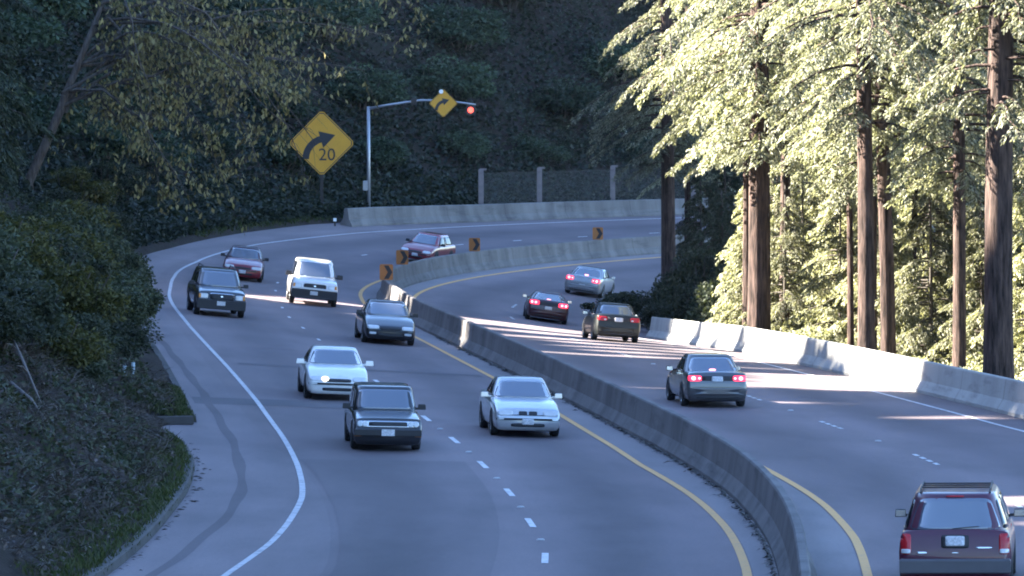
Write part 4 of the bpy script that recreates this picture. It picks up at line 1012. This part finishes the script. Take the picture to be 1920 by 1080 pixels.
def fit_van_rear(root,fp,c,hw,hf,F2,B2,bvh,cb,cz,cw):
    for sx in (1,-1):
        x0,x1=(hw*.78,hw*.965) if sx>0 else (-hw*.965,-hw*.78)
        t=fp('taillight',x0,x1,.70,1.05,M['tail'],.014,6,1); fp('reverse_lamp',x0+.01,x1-.01,.715,.79,M['headlight'],.022,5,1,t)
        fp('headlight',x0-.1,x1,hf-.2,hf-.06,M['headlight'],.012,4,-1)
    fp('plate_recess',-.24,.24,.80,1.03,M['trim'],.004,7,1)
    plate(fp,1,.925,.0,.33,.17)
    fp('badge',-hw*.68,-hw*.50,.715,.745,M['chrome'],.010,6,1); fp('badge',hw*.36,hw*.66,.80,.825,M['chrome'],.010,6,1); fp('badge',-.06,.06,.715,.735,M['chrome'],.012,3,1)
    mb=MB(); mb.box((0,B2-.05,.50),(2*hw*.985,.20,.25)); mb.make('bumper',M['grey_trim'],root)
    for sx in (1,-1):
        r=MB(); x=sx*cw(1)*.86; r.tube([(x,c['yf1']-.35,c['H']-.02),(x,c['yf1']-.5,c['H']+.035),(x,c['yr1']+.3,c['H']+.035),(x,c['yr1']+.15,c['H']-.02)],.016,6); r.make('roof_rail',M['trim'],root)
    for k in (.25,.62,.95):
        r=MB(); yy=c['yr1']+.3+k*1.3; x=cw(1)*.86; r.tube([(-x,yy,c['H']+.04),(x,yy,c['H']+.04)],.013,6); r.make('roof_bar',M['trim'],root)
    patch('wiper',cb,[(-.05,0,cz(.10)),(.42,0,cz(.16)),(.42,0,cz(.185)),(-.05,0,cz(.125))],(0,1,0),M['trim'],root,.022,4,.01,2,14)
    patch('spoiler_lamp',cb,[(-.16,0,cz(.955)),(.16,0,cz(.955)),(.16,0,cz(.985)),(-.16,0,cz(.985))],(0,1,0),M['tail'],root,.02,4,.02,2,14)

P_={'black':paint('black car paint',(.012,.013,.018)),'silver':paint('silver car paint',(.55,.56,.58),.5,.3),'white':paint('white car paint',(.72,.72,.72)),'dkblue':paint('dark graphite car paint',(.030,.034,.045),.3),
 'red':paint('red car paint',(.22,.014,.028)),'maroon':paint('maroon car paint',(.070,.004,.026),.0,.45,.55),'grey':paint('grey green car paint',(.100,.100,.108),.45,.3),'green':paint('dark green car paint',(.005,.009,.009),.0,.6,.25),'dkred':paint('very dark red car paint',(.045,.006,.014),.0,.4,.7),'pale':paint('pale silver car paint',(.30,.31,.33),.4,.3)}
sed=dict(zb=.17,L=4.5,W=1.72,H=1.40,hf=.70,cowl=.90,deck=.94,belt=.92,yc=.88,yf1=.28,yd=-1.38,yr1=-.72,pillars=[-.30],wt=.70,wb=.92)
suv=dict(L=4.5,W=1.80,H=1.72,hf=.93,cowl=1.06,deck=1.08,belt=1.07,yc=1.02,yf1=.42,yd=-2.12,yr1=-1.92,pillars=[-.25,-1.2],wt=.76,wb=.93,wr=.36,zb=.28,rb=.8,round=.7)
def mk(base,**k): d=dict(base); d.update(k); return d
car('boxy older black car with square body, quad round headlights and a chrome edged grille','car',110.5,6.34,'front',mk(sed,L=4.3,W=1.64,H=1.47,zb=.15,hf=.775,cowl=.90,deck=.90,belt=.90,yc=.92,yf1=.55,yd=-1.45,yr1=-1.15,wt=.82,wb=.93,round=.25,edge=.4,nose=.05,bump=.55,paint=P_['black'],fit=fit_boxy,hub='trim',mirror_paint=M['trim'],sq=9,pillars=[-.15,-1.0]))
car('silver sedan in the lane beside the median, facing us with a pale licence plate','car',115.7,2.86,'front',mk(sed,W=1.70,H=1.40,paint=P_['silver'],fit=fit_sedan_front(True,None,False,False),hf=.72,deck=.96,round=.85))
car('white sedan partly behind the boxy black car, one headlight shining','car',127.0,6.32,'front',mk(sed,W=1.74,H=1.38,paint=P_['white'],fit=fit_sedan_front(False,1,False,False),mir=(.22,.12,.14),round=1.2,plate=False))
car('black sedan with a broad windshield driving next to the lit barrier end','car',157.0,2.54,'front',mk(sed,L=4.7,W=1.76,H=1.42,mirror_paint=M['trim'],paint=P_['black'],fit=fit_sedan_front(False,None,True,False),yc=1.0,yf1=.25,round=1.15,plate=False,hf=.68,cowl=.92))
car('white sport utility vehicle with a black grille and dark bumper','car',183.0,3.15,'front',mk(suv,W=1.86,H=1.75,paint=P_['white'],fit=fit_suv_front(False,'trim',False,True),mirror_paint=M['trim'],mir=(.24,.12,.18)))
car('dark sport utility vehicle with roof rails on the sun streak at the left','car',167.5,7.05,'front',mk(suv,W=1.80,H=1.66,hf=.90,cowl=1.02,deck=1.05,paint=P_['dkblue'],fit=fit_suv_front(True,'trim',True),mirror_paint=M['trim'],yaw=-2))
car('red sedan half hidden behind the dark sport utility vehicle','car',198.0,5.45,'front',mk(sed,W=1.72,H=1.40,mirror_paint=M['trim'],paint=P_['red'],fit=fit_sedan_front(False,None,False,False),roof_paint=P_['dkred']))
car('red hatchback coming round the far bend behind an amber chevron plate','car',229.0,2.45,'front',mk(sed,L=4.1,W=1.72,H=1.44,mirror_paint=M['trim'],paint=P_['red'],fit=fit_sedan_front(False,None,False,False),yc=.95,yf1=.3,yd=-1.72,yr1=-1.25,deck=.96,yaw=5))
car('maroon minivan seen from behind with roof rails and a wide rear window','van',79.6,-2.36,'rear',mk(suv,L=4.75,W=1.93,H=1.74,hf=.86,cowl=1.06,deck=1.10,belt=1.08,yc=1.35,yf1=.55,yd=-2.26,yr1=-2.02,wt=.72,wb=.95,sq=6.5,wr=.33,zb=.24,paint=P_['maroon'],fit=fit_van_rear,rlo=.06,rglass=M['glass'],sglass=M['glass_dark'],mirror_paint=M['trim'],mir=(.20,.10,.14),pillars=[.2,-1.0],rb=.7,yaw=4,round=1.0),name='minivan')
car('grey sedan braking in the right lanes next to the long sunlit patch','car',128.2,-3.16,'rear',mk(sed,L=4.65,W=1.76,H=1.42,paint=P_['grey'],fit=fit_sedan_rear(True,None,True),yd=-1.42,yr1=-.78,yf1=.25,deck=.98,mirror_paint=M['trim']))
car('dark green sedan with unlit red tail lamps near the tip of the pale barrier','car',171.8,-6.35,'rear',mk(sed,L=4.5,W=1.72,H=1.42,mirror_paint=M['trim'],paint=P_['green'],fit=fit_sedan_rear(False,(.76,.92),True),deck=1.00,yd=-1.55,yr1=-1.0))
car('low dark red coupe with four bright brake bulbs','car',197.5,-6.15,'rear',mk(sed,L=4.4,W=1.78,H=1.25,mirror_paint=M['trim'],paint=P_['dkred'],fit=fit_sedan_rear(True,(.70,.88),True,.60,True,.46,True,True),deck=.93,cowl=.88,hf=.62,yd=-1.5,yr1=-.7,wt=.66))
car('pale silver coupe braking furthest along the right lanes','car',224.6,-5.85,'rear',mk(sed,L=4.5,W=1.82,H=1.36,paint=P_['pale'],fit=fit_sedan_rear(True,(.72,.90),False,.50),deck=.96,yd=-1.5,yr1=-.7,round=1.3,yaw=1))
HAZE=.000025
# ---------------------------------------------------------------- light, sky, camera
w=bpy.data.worlds.new('World'); scene.world=w; w.use_nodes=True; nt=w.node_tree; nt.nodes.clear()
sk=nt.nodes.new('ShaderNodeTexSky'); sk.sky_type='NISHITA'; sk.sun_disc=False; sk.sun_elevation=SUN_EL; sk.sun_rotation=math.atan2(SV.x,SV.y)%(2*math.pi)
sk.air_density=1.0; sk.dust_density=.4; sk.ozone_density=6.0
bg=nt.nodes.new('ShaderNodeBackground'); bg.inputs[1].default_value=.05
ow=nt.nodes.new('ShaderNodeOutputWorld'); nt.links.new(sk.outputs[0],bg.inputs[0]); nt.links.new(bg.outputs[0],ow.inputs[0])
sun=bpy.data.lights.new('Sun','SUN'); sun.energy=5; sun.angle=R(.5); sun.color=(1,.93,.80)
so=bpy.data.objects.new('sun',sun); COL.objects.link(so); so.rotation_euler=SV.to_track_quat('Z','Y').to_euler(); so.location=SV*200
cd=bpy.data.cameras.new('camera'); cam=bpy.data.objects.new('camera',cd); COL.objects.link(cam)
cam.location=(0,0,CAMZ); cam.rotation_euler=(R(90)-math.atan((540-182)/9760),0,0)
cd.sensor_width=36; cd.lens=36*9760/1920; cd.clip_start=1; cd.clip_end=4000
scene.camera=cam
scene.view_settings.view_transform='Standard'; scene.view_settings.look='None'; scene.view_settings.gamma=1; scene.view_settings.exposure=3.8
scene.cycles.filter_width=1.9
scene.cycles.max_bounces=6; scene.cycles.transparent_max_bounces=8

# thin blue air between the camera and the far hillside
def haze():
    mb=MB(); V=[(x,y,z) for z in (-25,150) for (x,y) in ((-720,-620),(720,-620),(720,920),(-720,920))]
    mb.add(V,[(3,2,1,0),(4,5,6,7),(0,1,5,4),(1,2,6,5),(2,3,7,6),(3,0,4,7)])
    m,nt,out=newmat('haze'); v=nt.nodes.new('ShaderNodeVolumePrincipled'); v.inputs['Color'].default_value=(.62,.76,1,1); v.inputs['Density'].default_value=HAZE; v.inputs['Anisotropy'].default_value=.2
    nt.links.new(v.outputs[0],out.inputs['Volume']); o=mb.make('haze',m); tag(o,'thin bluish haze filling the shaded valley','haze',None,'stuff')
haze()
